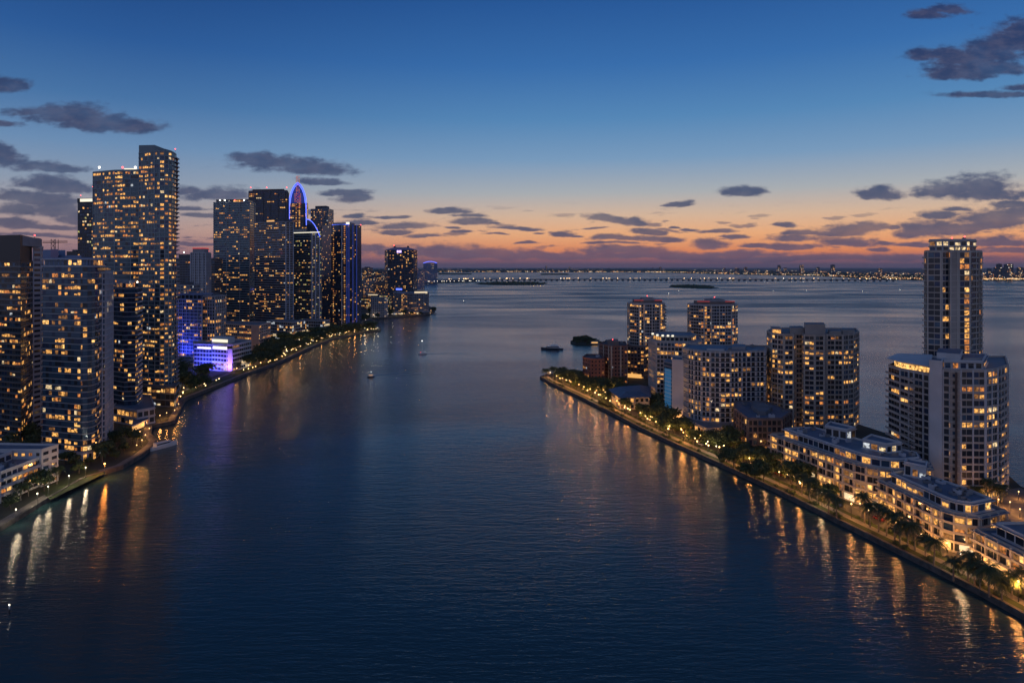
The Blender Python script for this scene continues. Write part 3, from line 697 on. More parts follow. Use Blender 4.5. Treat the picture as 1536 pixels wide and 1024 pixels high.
for k in range(5):
    g = MB(); t0 = .34 + .08 * k; hmax = 10 if k in (0, 4) else 22
    for j in range(hmax):
        if R.random() < .7:
            x, y = jarch(t0); g.box((x, y - .25, zb - 8 + j * 3.0), (1.6, .3, 1.6), 'lit_orange' if R.random() < .6 else 'led_red')
    g.build('lit_floor', b.o, kind='stuff')
for nm, ins in (('arch_light', 0.0), ('arch_light', .13)):
    lt = MB(); pts = []
    for t, h in prof:
        x, y = jarch(.5 + (t - .5) * (1 - ins)); pts.append((x, y - .9, zb - (45 if h == 0 and not ins else 0) * 1.0 + (ztop - zb) * h * (1 - ins * .6)))
    lt.tube(pts, .9 if not ins else .8, 'led_blue', 5); lt.build(nm, b.o)
b.done()
# --- K: tower with blue curved fin
b = Bld('skyscraper', 'dark tower with white lit roof deck and a curved blue light on top', 'skyscraper', XY(460, 1030), TW, fine=False)
pK = [XY(441, 1045), XY(467, 1030), XY(482, 1040), XY(476, 1070), XY(446, 1080)]
zt = b.mass(pK, LZ, 45, 3.3, 'glass_dark', ('slab_teal', .85, .7), 3.0, (.12, .35, .4), .26, 'green', 'dark', li=(.25, .7, .5), bunch=1, edges={1: dict(p=.35, fin=(2, 'slab_light', 1.6, .8))})
b.box('light_band', q4(440, 1044.2, 480, 1021.4, .5), zt + .6, zt + 1.8, 'led_white'); b.box('penthouse', [XY(439, 1056), XY(466, 1046), XY(476, 1052), XY(446, 1072)], zt, ZV(343, 1046), 'grey_concrete')
b.box('stair_tower', [XY(466, 1030), XY(473, 1034), XY(472, 1044), XY(466, 1042)], LZ + 2, zt + 3, 'slab_light')
b.box('balcony_column', [XY(437, 1052), XY(440.5, 1048), XY(442, 1062), XY(438, 1064)], LZ, zt - 2, 'slab_light')
fn = MB(); cpts = [(*XY(460 + 20 * t, 1034), ZV(329 + 26 * t ** 2.2, 1034)) for t in (0, .2, .4, .6, .8, 1)]; fn.tube(cpts, .6, 'led_blue', 5); fn.build('arch_light', b.o)
f2 = MB(); f2.face([(*XY(460, 1035), zt), (*XY(480, 1035), zt)] + [(x, y + 1, z) for x, y, z in cpts[::-1]], 'glass_navy'); f2.face([(*XY(460, 1050), zt), (*XY(480, 1050), zt)][::-1] + [(x * 1.014, y + 16, z) for x, y, z in cpts], 'glass_navy')
for i in range(5): f2.face([(cpts[i][0], cpts[i][1] + 1, cpts[i][2]), (cpts[i + 1][0], cpts[i + 1][1] + 1, cpts[i + 1][2]), (cpts[i + 1][0] * 1.014, cpts[i + 1][1] + 16, cpts[i + 1][2]), (cpts[i][0] * 1.014, cpts[i][1] + 16, cpts[i][2])], 'dark_concrete')
f2.build('crown', b.o)
b.mass(q4(446, 990, 484, 975, 25), LZ, 5, 4, 'grey_concrete', ('slab_light', .4, .4), 4, (.4, .6, .6), .5, 'cool', wallname='podium'); b.done()
b = Bld('skyscraper', 'grey skyscraper with dotted window grid, rising behind the tower with the curved blue light', 'skyscraper', XY(480, 1330), TW, fine=False)
pLk = q4(466, 1335, 492, 1325, 34); zt = b.mass(pLk, LZ, 60, 3.5, 'grey_concrete', None, 3.2, (.6, .8, .8), .28, 'mixed', 'dark', bunch=1); b.box('penthouse', offset(pLk, -7), zt, zt + 7, 'dark_concrete'); b.done()
# --- M: blue-finned tower
b = Bld('skyscraper', 'faceted tower with bright blue light fins and amber stair columns, last of the dense cluster', 'skyscraper', XY(512, 1080), TW, fine=False)
pM = [XY(483, 1110), XY(497, 1084), XY(512, 1072), XY(528, 1074), XY(542, 1092), XY(538, 1125), XY(494, 1130)]
zt = b.mass(pM, LZ, 48, 3.4, 'glass_navy', None, 3.0, (.3, .5, .5), .16, 'amber', 'navy', li=(.25, .5, .4), bunch=1, edges={1: dict(cols=(1,), p=.16), 2: dict(cols=(1,), p=.1), 3: dict(p=.1), 4: dict(p=.1)})
for uu, yy, mm in ((513, 1072.3, 'slab_light'), (520.5, 1072, 'led_blue_soft'), (523.5, 1072.6, 'led_blue_soft'), (529.5, 1074.5, 'led_blue_soft'), (535, 1082, 'led_blue_soft')):
    f = MB(); a_ = XY(uu, yy); f.edgebox((a_[0] - .6, a_[1]), (a_[0] + .6, a_[1]), -.4, 1.2, LZ + 3, zt + 1, mm); f.build('light_fin', b.o)
b.box('penthouse', [XY(500, 1090), XY(524, 1082), XY(532, 1104), XY(504, 1110)], zt, zt + 5, 'grey_concrete'); b.box('light_band', q4(519, 1081.5, 524, 1080, .6), zt + 1.2, zt + 5.5, 'led_white')
b.box('roof_light', q4(498, 1082.5, 523, 1070, .5), zt + .6, zt + 1.3, 'led_blue'); b.beacon(*XY(541, 1094), zt + 1, 'beacon_red', .8); b.done()
# --- O: dark blue hipped tower
b = Bld('hotel_tower', 'dark navy hotel tower with sloped shoulders and a small purple roof sign', 'tower', XY(601, 1660), None, fine=False)
pO = [XY(577, 1690), XY(582, 1660), XY(620, 1655), XY(626, 1690), XY(602, 1720)]
zt = b.mass(pO, LZ, 37, 3.75, 'dark_concrete', None, 3.6, (.5, .8, .8), .19, 'mixed', 'navy', bunch=1, parapet=0)
pOt = [XY(590, 1690), XY(592, 1668), XY(612, 1666), XY(614, 1690), XY(602, 1710)]
cr = MB(); po_ = ccw(pO); pt_ = ccw(pOt); zc = ZV(371, 1668)
for i in range(5): cr.face([(*po_[i], zt), (*po_[(i + 1) % 5], zt), (*pt_[(i + 1) % 5], zc), (*pt_[i], zc)], 'lilac_panel')
cr.face([(*q, zc) for q in pt_], 'roof_dark'); cr.build('crown', b.o)
def letters(txt, size, loc, mt, name, parent, rot=(math.pi / 2, 0, 0)):
    c = bpy.data.curves.new(name, 'FONT'); c.body = txt; c.size = size; c.extrude = .15; c.align_x = 'CENTER'; c.align_y = 'CENTER'; c.materials.append(MATS[mt])
    o = bpy.data.objects.new(name, c); COL.objects.link(o); o.parent = parent; o.location = Vector(loc) - parent.location; o.rotation_euler = rot; return o
for u_ in (595.4, 597.8, 600.2, 602.6): b.box('sign_letter', q4(u_, 1657.5, u_ + 1.7, 1657.3, .6), ZV(379, 1658), ZV(375.5, 1658), 'led_purple_sign')
for uu in (592, 612): b.box('penthouse', q4(uu - 1.5, 1680, uu + 1.5, 1680, 8), zc, zc + 4, 'dark_metal')
b.beacon(*XY(591, 1676), zc + 4, 'beacon_red', 1.2); b.done()
# --- P: waterfront hotel podium on the point
b = Bld('hotel', 'low curved waterfront hotel on the point with a lit stair column and bright rooftop', 'hotel', XY(620, 1450), None, fine=False)
pP = [XY(590, 1470)] + curve3(XY(602, 1425), XY(625, 1405), XY(642, 1435), 5) + [XY(643, 1500), XY(596, 1530)]
zt = b.mass(pP, LZ, 12, 3.5, 'grey_concrete', ('slab_grey', .4, .4), 3.6, (.4, .7, .7), .22, 'hotel', 'dark', fin=(3, 'grey_concrete', .7, .6), edges={1: dict(cols=(0, 1)), 2: dict(p=.35)})
b.box('light_band', q4(623, 1424, 641, 1430, 10), zt, zt + 4, 'shop_white'); b.box('light_band', q4(594, 1470, 602, 1460, 2), ZV(435, 1465), ZV(432.5, 1465), 'led_blue')
b.mass([XY(590, 1390), XY(645, 1410), XY(646, 1425), XY(590, 1410)], LZ, 1, 5, 'grey_concrete', None, 4, (.4, .6, .8), .95, 'cool', wallname='podium'); b.done()
b = Bld('apartment_block', 'pale low block with floodlit wall, beside the waterfront hotel', 'building', XY(568, 1330), None, fine=False)
b.mass(q4(556, 1330, 576, 1322, 25), LZ, 11, 3.4, 'pale_concrete', None, 4, (.8, .8, .8), .12, 'cool'); b.box('light_band', q4(549, 1325, 553, 1325, 1), LZ + 3, LZ + 7, 'shop_white'); b.done()
b = Bld('apartment_block', 'low block with yellow windows and a white lit roof terrace, above the shore trees', 'building', XY(560, 1560), None, fine=False)
b.mass(q4(542, 1560, 584, 1550, 30), LZ, 9, 3.6, 'dark_concrete', ('slab_grey', .4, .3), 4, (.5, .8, .8), .4, 'green'); b.box('light_band', q4(552, 1557, 566, 1553, 2), LZ + 33, LZ + 35, 'shop_white'); b.done()
# --- Q: far tower with blue roof line
b = Bld('hotel_tower', 'bluish tower with a bright blue curved roof line, alone at the far shore', 'tower', XY(645, 4220), None, fine=False)
pQ = [XY(634.5, 4230)] + curve3(XY(636, 4190), XY(646, 4150), XY(656, 4190), 4) + [XY(656, 4270), XY(636, 4280)]
zt = b.mass(pQ, LZ, 34, 3.5, 'blue_panel', None, 6, (1.2, .8, .8), .06, 'mixed', 'navy')
lt = MB(); lt.tube([(*XY(635 + 20.5 * t, 4180 - 14 * math.sin(math.pi * t)), zt + 1 + 10 * math.sin(math.pi * t)) for t in (0, .2, .4, .6, .8, 1)], 1.6, 'led_blue', 5); lt.build('roof_light', b.o); b.done()
# --- dense district between: many single mid-rises
CB = 'district mid-rises behind the waterfront'
rb = random.Random(21)
for (u0, u1, v, Y, wl, p_, lab) in [
 (543, 556, 402, 2000, 'brown_concrete', .5, 'brown mid rise block full of amber windows, beside the blue finned tower'), (553, 571, 408, 1900, 'dark_concrete', .5, 'dark mid rise block with a bright amber roof row, before the navy hotel'), (566, 578, 406, 2150, 'brown_concrete', .4, 'brown block at the edge of the navy hotel tower'),
 (545, 562, 418, 1750, 'grey_concrete', .4, 'grey block with orange windows low in the gap'), (560, 580, 424, 1700, 'brown_concrete', .5, 'wide brown block with crowded windows low in the gap'),
 (626, 634, 405, 2900, 'blue_panel', .2, 'bluish slab just beyond the navy hotel tower'), (262, 284, 428, 800, 'grey_concrete', .35, 'grey block with lit office floors above the blue floodlit one'), (306, 321, 445, 800, 'grey_concrete', .5, 'grey block with lit corner beside the broad teal skyscraper'),
 (98, 118, 395, 900, 'dark_concrete', .3, 'dark low block behind the curved blue tower roof'), (268, 300, 402, 1150, 'dark_concrete', .3, 'dark block with yellow windows behind the ribbed slab'), (100, 116, 378, 1000, 'dark_metal', .0, 'black flat roofed block beyond the blue penthouse roof'),
 (480, 486, 345, 1250, 'grey_concrete', .3, 'narrow grey tower wedged behind the blue finned one'), (425, 447, 420, 1150, 'dark_concrete', .3, 'dark block between the two banded skyscrapers')]:
    b = Bld('mid_rise_block', lab, 'building', XY((u0 + u1) / 2, Y), CB, fine=False)
    z = ZV(v, Y); n = max(2, int((z - LZ) / 3.5))
    pl = q4(u0, Y, u1, Y - 6, rb.uniform(22, 34)); zt = b.mass(pl, LZ, n, (z - LZ) / n, wl, None, 4.0, (.8, .8, .8), p_, 'mixed', 'dark', bunch=1)
    b.box('penthouse', offset(pl, -6), zt, zt + 3.5, 'dark_concrete'); b.done()
# tower crane beyond the curved tower
t = root('tower_crane', 'thin lattice tower crane standing beyond the curved blue tower', 'crane', (*XY(82, 800), LZ))
mb = MB(); x0, y0 = XY(82, 800); zc = ZV(359, 800)
for dx_ in (-2.5, 2.5):
    for dy_ in (-2.5, 2.5): mb.tube([(x0 + dx_, y0 + dy_, LZ), (x0 + dx_, y0 + dy_, zc)], .35, 'dark_metal', 4)
for k in range(int((zc - LZ) / 5)):
    z = LZ + k * 5; mb.tube([(x0 - 2.5, y0 - 2.5, z), (x0 + 2.5, y0 - 2.5, z + 5)], .25, 'dark_metal', 4); mb.tube([(x0 + 2.5, y0 - 2.5, z), (x0 - 2.5, y0 - 2.5, z + 5)], .25, 'dark_metal', 4)
mb.build('mast', t)
mb = MB(); mb.tube([(x0 - 14, y0, ZV(364, 800)), (x0 + 15, y0, ZV(363.5, 800))], .4, 'dark_metal', 4); mb.tube([(x0 - 14, y0, ZV(364, 800) + 1.5), (x0 + 15, y0, ZV(363.5, 800) + 1.5)], .3, 'dark_metal', 4); mb.build('jib', t)
# floodlights that wash the blue office and the violet pavilion
def pt(name, loc, col, e, r=1.0, aim=None, spot=1.4):
    l = bpy.data.lights.new(name, 'SPOT' if aim else 'POINT'); l.color = col; l.energy = e; l.shadow_soft_size = r
    o = bpy.data.objects.new(name, l); COL.objects.link(o); o.location = loc
    if aim:
        l.spot_size = spot; l.spot_blend = .8; d = Vector(aim) - Vector(loc); o.rotation_euler = d.to_track_quat('-Z', 'Y').to_euler()
    return o
for u_, Y_ in ((268, 684), (278, 681), (288, 678), (298, 675)):
    pt('blue_floodlight', (*XY(u_, Y_), 6), (.07, .09, 1), 26000, 1, (*XY(u_ + 2, Y_ + 13), 34), 1.9)
for u_, Y_ in ((296, 638), (306, 635), (316, 632)): pt('blue_floodlight', (*XY(u_, Y_), 4), (.09, .10, 1), 45000, 1, (*XY(u_ + 1, Y_ + 18), 14), 2.0)
pt('violet_floodlight', (*XY(343.5, 630), 3.5), (.34, .15, 1), 40000, 1, (*XY(344.5, 640), 11), 1.6); pt('blue_floodlight', (*XY(328, 630), 4), (.15, .12, 1), 32000, 1, (*XY(329, 643), 13), 1.9)

FOOT.append([XY(282, 585), XY(352, 585), XY(352, 645), XY(282, 660)])      # open forecourt before the violet pavilion
# ================================================================== RIGHT ISLAND
RT = 'condominiums on the east island'
# --- R1: brick blocks at the tip
b = Bld('apartment_block', 'lower red brick block with dark flat roof near the island tip', 'building', XY(888, 570), RT)
p1 = [XY(874, 575), XY(886, 560), XY(907, 562), XY(902, 590), XY(880, 592)]; zt = b.mass(p1, LZ, 7, 3.1, 'brick', None, 3.4, (.9, .8, .8), .10, 'amber', 'dark', roof='roof_dark'); roof_units(b, p1, zt, 3, 1); b.done()
b = Bld('apartment_block', 'taller red brown block with lit pale corner bays behind the lower brick block', 'building', XY(922, 575), RT)
p2 = [XY(898, 592), XY(916, 572), XY(941, 574), XY(938, 606), XY(908, 610)]; zt = b.mass(p2, LZ, 10, 3.1, 'brick', ('brown_concrete', .3, .2), 3.2, (.7, .7, .8), .2, 'amber', 'dark', roof='roof_dark', fin=(3, 'cream_stucco', 1.3, .3)); b.box('penthouse', offset(p2, -7), zt, zt + 3.5, 'brown_concrete'); b.beacon(*XY(919, 584), zt + 4.4); roof_units(b, p2, zt, 4, 2); b.done()
b = Bld('apartment_block', 'brown low block with an orange lit court, below the first island tower', 'building', XY(950, 590), RT)
p3 = q4(936, 604, 966, 596, 16); zt = b.mass(p3, LZ, 9, 3.1, 'brown_concrete', ('brown_concrete', .3, .3), 3.2, (.5, .6, .7), .3, 'amber', 'dark', roof='roof_dark'); b.box('lit_court', q4(938, 602.6, 962, 596.2, .4), LZ + .6, LZ + 4, 'shop_warm'); b.done()
# --- R2, R3 twin round-shouldered towers
def twin(label, uc, Y, wpx, vtop, deep):
    b = Bld('residential_tower', label, 'tower', XY(uc, Y), RT); x, y = XY(uc, Y); w = wpx * Y / F / 2; c = w * .42
    pl = [(x - w, y + c), (x - w + c, y), (x - c * .7, y), (x - c * .7, y - 2.2), (x + c * .7, y - 2.2), (x + c * .7, y), (x + w - c, y), (x + w, y + c), (x + w, y + deep - c), (x + w - c, y + deep), (x - w + c, y + deep), (x - w, y + deep - c)]
    n = 23; zc = ZV(vtop + 9, Y); fh = (zc - LZ) / n
    zt = b.mass(pl, LZ, n, fh, 'pale_concrete', ('slab_cream', .3, .15), 2.4, (.2, .4, .45), .28, 'amber', 'dark', roof='roof_grey', fin=(3, 'slab_cream', .8, .5), slabname='floor_slab',
                edges={0: dict(balc=([(0, 3)], 1.4, 'slab_cream', 'slab_tan', .8), fin=None), 6: dict(cols=(1,)), 1: dict(cols=(0,), p=.35), 7: dict(p=.1, balc=([(0, 4)], 1.4, 'slab_cream', 'slab_tan', .8), fin=None)})
    b.box('penthouse', [(x - w * .8, y + 4), (x - w * .3, y + 1), (x + w * .3, y + 1), (x + w * .8, y + 4), (x + w * .7, y + deep - 5), (x - w * .7, y + deep - 5)], zt, zt + 3.2, 'brown_concrete', 'roof_dark')
    b.box('penthouse', [(x - w * .32, y + .6), (x + w * .32, y + .6), (x + w * .32, y + deep * .6), (x - w * .32, y + deep * .6)], zt + 3.2, ZV(vtop, Y), 'grey_concrete', 'roof_dark')
    rl = MB(); rl.tube([(x - w * .8, y + 3.6, zt + 3.3), (x - w * .3, y + .7, zt + 3.3)], .2, 'led_red', 5); rl.build('red_light', b.o)
    rl = MB(); rl.tube([(x + w * .34, y + .7, zt + 3.3), (x + w * .8, y + 3.6, zt + 3.3)], .2, 'led_red', 5); rl.build('red_light', b.o)
    b.beacon(x, y + deep * .3, ZV(vtop, Y) + 1.2); b.done()
twin('narrow twin condo tower with red roof lights, standing over the brick blocks', 973.5, 606, 53, 447, 26)
twin('wide twin condo tower with red roof lights, behind the curved white block', 1076, 588, 71, 449, 28)
# --- R4: white stepped block with a lit crown
b = Bld('residential_tower', 'white balcony block with a floodlit stepped crown', 'tower', XY(1010, 500), RT)
p4_ = [XY(974, 520), XY(985, 500), XY(1040, 492), XY(1052, 512), XY(1048, 535), XY(985, 540)]
zt = b.mass(p4_, LZ, 14, 3.05, 'slab_tan', ('white_stucco', .3, .9), 2.7, (.16, .3, .4), .3, 'amber', 'dark', fin=(1, 'white_stucco', .4, .8), roof='roof_blue', slabname='balcony', rail=('slab_tan', .5))
p4b = [XY(980, 520), XY(992, 506), XY(1032, 502), XY(1044, 516), XY(1036, 534), XY(988, 538)]
b.mass(p4b, zt + .2, 1, 3.4, 'cream_stucco', ('white_stucco', .4, .8), 3.4, (.5, .5, .6), .8, 'hotel', wallname='penthouse', slabname='roof_slab', clear=False, roof='roof_blue')
b.box('penthouse', [XY(994, 512), XY(1008, 508), XY(1010, 524), XY(996, 528)], zt + 3.6, ZV(505, 510), 'white_stucco'); b.box('penthouse', [XY(1010, 509), XY(1030, 507), XY(1032, 526), XY(1012, 528)], zt + 3.6, ZV(508, 508), 'white_stucco', 'roof_blue')
for q in ((979, 519), (986, 508.5), (994, 505), (1002, 504), (1009, 503)):
    s_ = MB(); x, y = XY(*q); s_.box((x, y, zt + 4.4), (1.6, .5, 1.3), 'led_white'); s_.build('crown_light', b.o)
b.done()
# --- R5: curved white facade, blank wall, blue glass corner
b = Bld('residential_tower', 'curved white gridded condo block with a blank white end wall and blue lit glass corner', 'tower', XY(1075, 425), RT)
cf = curve3(XY(1026, 432), XY(1050, 404), XY(1112, 412), 7)
p5 = cf + [XY(1146, 414), XY(1150, 440), XY(1032, 450)]
zt = b.mass(p5, LZ + 4.5, 14, 3.0, 'slab_tan', ('white_stucco', .35, 1.1), 2.6, (.14, .22, .36), .3, 'amber', 'dark', fin=(1, 'white_stucco', .42, 1.0), roof='roof_blue', slabname='balcony', rail=('rail_glass', .5), li=(.15, .35, .3),
            edges={7: dict(bw=2.9, cols=()), 0: dict(p=.35), 3: dict(p=.4), 4: dict(p=.12)})
b.mass([XY(1022, 424), XY(1060, 392), XY(1108, 398), XY(1120, 412), XY(1110, 440), XY(1030, 444)], LZ, 1, 4.4, 'cream_stucco', ('white_stucco', .4, .6), 3.6, (.5, .6, .9), .6, 'hotel', wallname='podium', slabname='terrace', roof='roof_grey')
b.box('penthouse', [XY(1060, 420), XY(1086, 416), XY(1088, 436), XY(1062, 438)], zt, ZV(523, 418), 'white_stucco', 'roof_blue'); b.box('penthouse', [XY(1098, 422), XY(1118, 421), XY(1118, 436), XY(1100, 437)], zt, zt + 2.2, 'grey_concrete', 'roof_blue')
p5e = [XY(1008, 434.3), XY(1025.5, 430), XY(1029, 446), XY(1010, 450.5)]; zw = ZV(541, 432)
b.mass(p5e, LZ, 14, (zw - LZ) / 14, 'white_stucco', None, 3, (.3, .4, .4), win=False, wallname='end_wall', roof='roof_blue', parapet=.8)
p5g = [XY(996, 443), XY(1007.7, 434.5), XY(1010, 449), XY(1000, 456)]; b.mass(p5g, LZ, 15, (zw - LZ - 2) / 15, 'glass_navy', ('slab_cream', .25, .25), 2.3, (.1, .2, .3), 0, 'cool', 'blue', wallname='glass_corner', slabname='floor_slab', parapet=0)
b.box('lit_glass', q4(997, 442.0, 1006.8, 434.9, .10), LZ + 6, zw - 6, 'led_cyan')
pw = [XY(1128, 415.5), XY(1136, 414.5), XY(1136, 413), XY(1128, 413.8)]
b.box('blank_wall', pw, LZ, zt + 1, 'pale_concrete'); roof_units(b, p5, zt, 5, 12); b.done()
# --- R6: tan stepped tower
b = Bld('residential_tower', 'broad tan balcony tower with brown recesses and an amber stair column', 'tower', XY(1220, 425), RT)
p6 = [XY(1151, 436), XY(1158, 420), XY(1176, 412), XY(1190, 412), XY(1193, 418), XY(1204, 418), XY(1206, 411), XY(1222, 409), XY(1236, 409), XY(1240, 412), XY(1264, 411), XY(1280, 416), XY(1288, 430), XY(1284, 452), XY(1160, 456)]
zt = b.mass(p6, LZ, 19, 2.98, 'tan_stucco', ('slab_cream', .3, .5), 2.5, (.2, .35, .45), .30, 'amber', 'dark', roof='roof_grey', fin=(2, 'slab_cream', .55, .45), li=(.1, .35, .25), slabname='balcony', rail=('slab_tan', .5),
            edges={3: dict(win=True, cols=(0,), p=.1), 5: dict(cols=(0,), p=.5, m=(.6, .5, .7), pal='hotel'), 2: dict(p=.45), 8: dict(win=False)})
for (ua, ub, Ya, ht) in ((1158, 1172, 422, 3.2), (1186, 1206, 420, 3.8), (1208, 1238, 413, 6.6), (1244, 1262, 416, 2.2), (1264, 1282, 419, 2.6)):
    b.box('penthouse', q4(ua, Ya, ub, Ya, 14), zt, zt + ht, 'slab_tan', 'roof_grey')
b.box('lit_terrace', q4(1159, 421, 1171, 418, .3), zt + .6, zt + 2.6, 'lit_amber'); b.done()
# --- R7: low club house
b = Bld('clubhouse', 'low cream clubhouse with a wide grey hipped roof beside the lawn', 'building', XY(945, 478), None)
p7 = [XY(915, 498), XY(930, 468), XY(974, 470), XY(972, 510)]; zt = b.mass(p7, LZ, 2, 4.2, 'cream_stucco', None, 3.4, (.7, 1.0, .9), .25, 'hotel', 'dark', parapet=0)
rf = MB(); po_ = offset(ccw(p7), 1.2); ins = offset(ccw(p7), -6)
for i in range(4): rf.face([(*po_[i], zt + .05), (*po_[(i + 1) % 4], zt + .05), (*ins[(i + 1) % 4], zt + 3), (*ins[i], zt + 3)], 'roof_blue')
rf.face([(*q, zt + 3) for q in ins], 'roof_blue'); rf.face([(*q, zt + .05) for q in po_[::-1]], 'white_stucco'); rf.build('roof', b.o); b.done()
# --- R8: brown low block
b = Bld('apartment_block', 'brown bronze low block with grey flat roof among the dark trees', 'building', XY(1140, 372), RT)
p8 = [XY(1102, 388), XY(1122, 362), XY(1172, 362), XY(1186, 380), XY(1150, 408), XY(1104, 410)]; zt = b.mass(p8, LZ, 5, 3.4, 'brown_concrete', ('brown_concrete', .4, .5), 2.6, (.3, .5, .6), .16, 'amber', 'dark', fin=(2, 'brown_concrete', .4, .8), roof='roof_blue', slabname='balcony'); b.box('penthouse', offset(p8, -9), zt, zt + 2.5, 'roof_grey'); roof_units(b, p8, zt, 5, 4); b.done()
# --- R9..R11: white terraced blocks along the street
LOWW = 'white terraced blocks along the island street'
def terraced(label, front, back, n, cat='building', setback=4.0, seed=1, pents=(), shop=None, lit_p=.45, loc=None, sb_n=1):
    b = Bld('terraced_block', label, cat, loc or front[len(front) // 2], LOWW); poly = front + back
    zt = b.mass(poly, LZ, n, 3.15, 'cream_stucco', ('slab_tan', .32, 1.2), 2.5, (.16, .25, .5), lit_p * 1.35, 'hotel', 'dark', li=(.1, .2, .2), fin=(2, 'slab_cream', .35, .9), roof='roof_blue', slabname='balcony', rail=('slab_tan', .5), bunch=2)
    p_ = ccw(poly)
    for k in range(sb_n):
        p_ = offset(p_, -setback)
        zt2 = b.mass(p_, zt + .2, 1, 3.2, 'white_stucco', ('white_stucco', .35, 1.0), 3.2, (.3, .3, .6), .25, 'hotel', 'dark', roof='roof_blue', wallname='penthouse', slabname='roof_slab', clear=False); zt = zt2 + .2
    for (pl, h, m_) in pents:
        pl = ccw(pl); b.mass(pl, zt, 1, h, 'white_stucco', ('white_stucco', .3, .5), 3.0, (.4, .6, .7), .55, 'cool', 'dark', roof='roof_blue', wallname='penthouse', slabname='roof_slab', clear=False)
    if shop:
        for (a, c, m_) in shop:
            s_ = MB(); s_.edgebox(a, c, .9, 1.35, LZ + .4, LZ + 2.9, m_); s_.build('shopfront', b.o)
    roof_units(b, p_, zt, 16, seed); b.done(); return zt
f9 = [(127, 334), (135, 308)] + curve3((141, 290), (145, 275), (158, 274), 5) + [(170, 277), (175, 288)]
terraced('long curved white terraced block with amber windows and lit roof pavilions, beyond the palms', f9, [(168, 300), (158, 318), (150, 338)], 5, seed=5, sb_n=1, loc=(146, 300),
         pents=[([(146, 318), (152, 310), (158, 314), (152, 326)], 4.2, 0), ([(152, 296), (158, 288), (166, 291), (160, 304)], 3.4, 0)],
         shop=[((141.8, 289), (143.2, 284), 'shop_white'), ((147, 278.2), (150, 276.6), 'shop_white'), ((134, 311), (136, 305), 'shop_warm')])
f10 = [(146.5, 272), (149, 252)] + curve3((150, 243), (150.5, 234), (159, 232.5), 4) + [(172, 238)]
terraced('middle white terraced block with rounded yellow lit corner at street level', f10, [(170, 252), (164, 274), (156, 276)], 4, seed=6, loc=(158, 255), setback=3.2,
         pents=[([(154, 268), (159, 262), (163, 268), (158, 273)], 4.6, 0)], shop=[((150.3, 240), (152.3, 236), 'shop_warm'), ((153.5, 234.6), (157.5, 232.9), 'shop_white')])
f11 = [(155.5, 229), (157, 214), (158.5, 196), (160, 180)]
terraced('white terraced block with orange lit arcade, nearest one along the esplanade', f11, [(190, 180), (188, 222), (172, 230)], 3, seed=7, loc=(170, 205), setback=4.0, lit_p=.5,
         pents=[([(170, 214), (182, 212), (182, 224), (171, 225)], 3.6, 0)], shop=[((156, 224), (156.9, 215), 'shop_warm'), ((157.2, 211), (158, 202), 'shop_warm')])
# --- R12: big stepped tower front block
b = Bld('residential_tower', 'large white stepped condo tower with floodlit amber terrace, before the tallest tower', 'tower', XY(1430, 300), RT)
pa = [XY(1333, 320), XY(1350, 309), XY(1371, 302), XY(1393, 294), XY(1400, 312), XY(1395, 332), XY(1350, 336)]
za = ZV(553, 312); n = 18
zt = b.mass(pa, LZ, n, (za - LZ) / n, 'slab_tan', ('slab_cream', .28, .2), 2.5, (.16, .3, .4), .10, 'amber', 'dark', roof='roof_blue', fin=(2, 'white_stucco', .6, .5), slabname='floor_slab',
       edges={0: dict(balc=([(0, 9)], 1.5, 'slab_cream', 'slab_tan', .8), fin=None), 1: dict(p=.12), 2: dict(balc=([(0, 2)], 1.5, 'slab_cream', 'slab_tan', .8))})
b.box('terrace_wall', offset(pa, -2.2), zt, zt + 3.6, 'cream_stucco', 'roof_blue')
b.box('roof_slab', offset(pa, .9), zt + 3.6, zt + 3.95, 'white_stucco')
for q0, q1 in ((XY(1336, 318), XY(1352, 308)), (XY(1353, 307.5), XY(1371, 301.4)), (XY(1373, 301), XY(1392, 294.5))):
    l_ = MB(); l_.edgebox(q0, q1, -2.0, -1.7, zt + .6, zt + 2.8, 'lit_warm'); l_.build('lit_terrace', b.o)
pbw = [XY(1394, 291), XY(1413, 287.5), XY(1416, 300), XY(1398, 304)]
zb_ = ZV(543, 290); b.mass(pbw, LZ, n, (zb_ - LZ) / n, 'white_stucco', None, 2.6, (.3, .5, .5), win=False, wallname='blank_wall', roof='roof_blue')
pm = [XY(1413.5, 288.5), XY(1425, 287), XY(1425, 286), XY(1440, 284.5), XY(1440, 287), XY(1478, 286.5), XY(1496, 291), XY(1512, 302), XY(1508, 330), XY(1420, 330)]
zm = ZV(556, 288); b.mass(pm, LZ, n, (zm - LZ) / n, 'slab_tan', ('slab_cream', .28, .35), 2.5, (.16, .3, .42), .24, 'hotel', 'dark', li=(.1, .3, .2), roof='roof_blue', slabname='balcony', fin=(2, 'white_stucco', .6, .4), rail=('slab_tan', .4),
       edges={0: dict(p=.08), 2: dict(p=.10, m=(.9, .8, .9), bw=4.2, fin=None), 4: dict(p=.5), 5: dict(p=.35), 6: dict(p=.25, balc=([(0, 4)], 1.3, 'slab_cream', 'slab_tan', .8))})
b.box('brown_strip', [XY(1432.5, 284.9), XY(1436, 284.6), XY(1436, 284.0), XY(1432.5, 284.3)], LZ, zm, 'bronze')
b.mass([XY(1416, 292), XY(1474, 290), XY(1480, 312), XY(1418, 314)], zm + .1, 1, ZV(543, 291) - zm - .1, 'white_stucco', ('white_stucco', .35, .8), 3.2, (.5, .6, .5), .55, 'hotel', 'dark', wallname='penthouse', slabname='roof_slab', clear=False, roof='roof_blue')
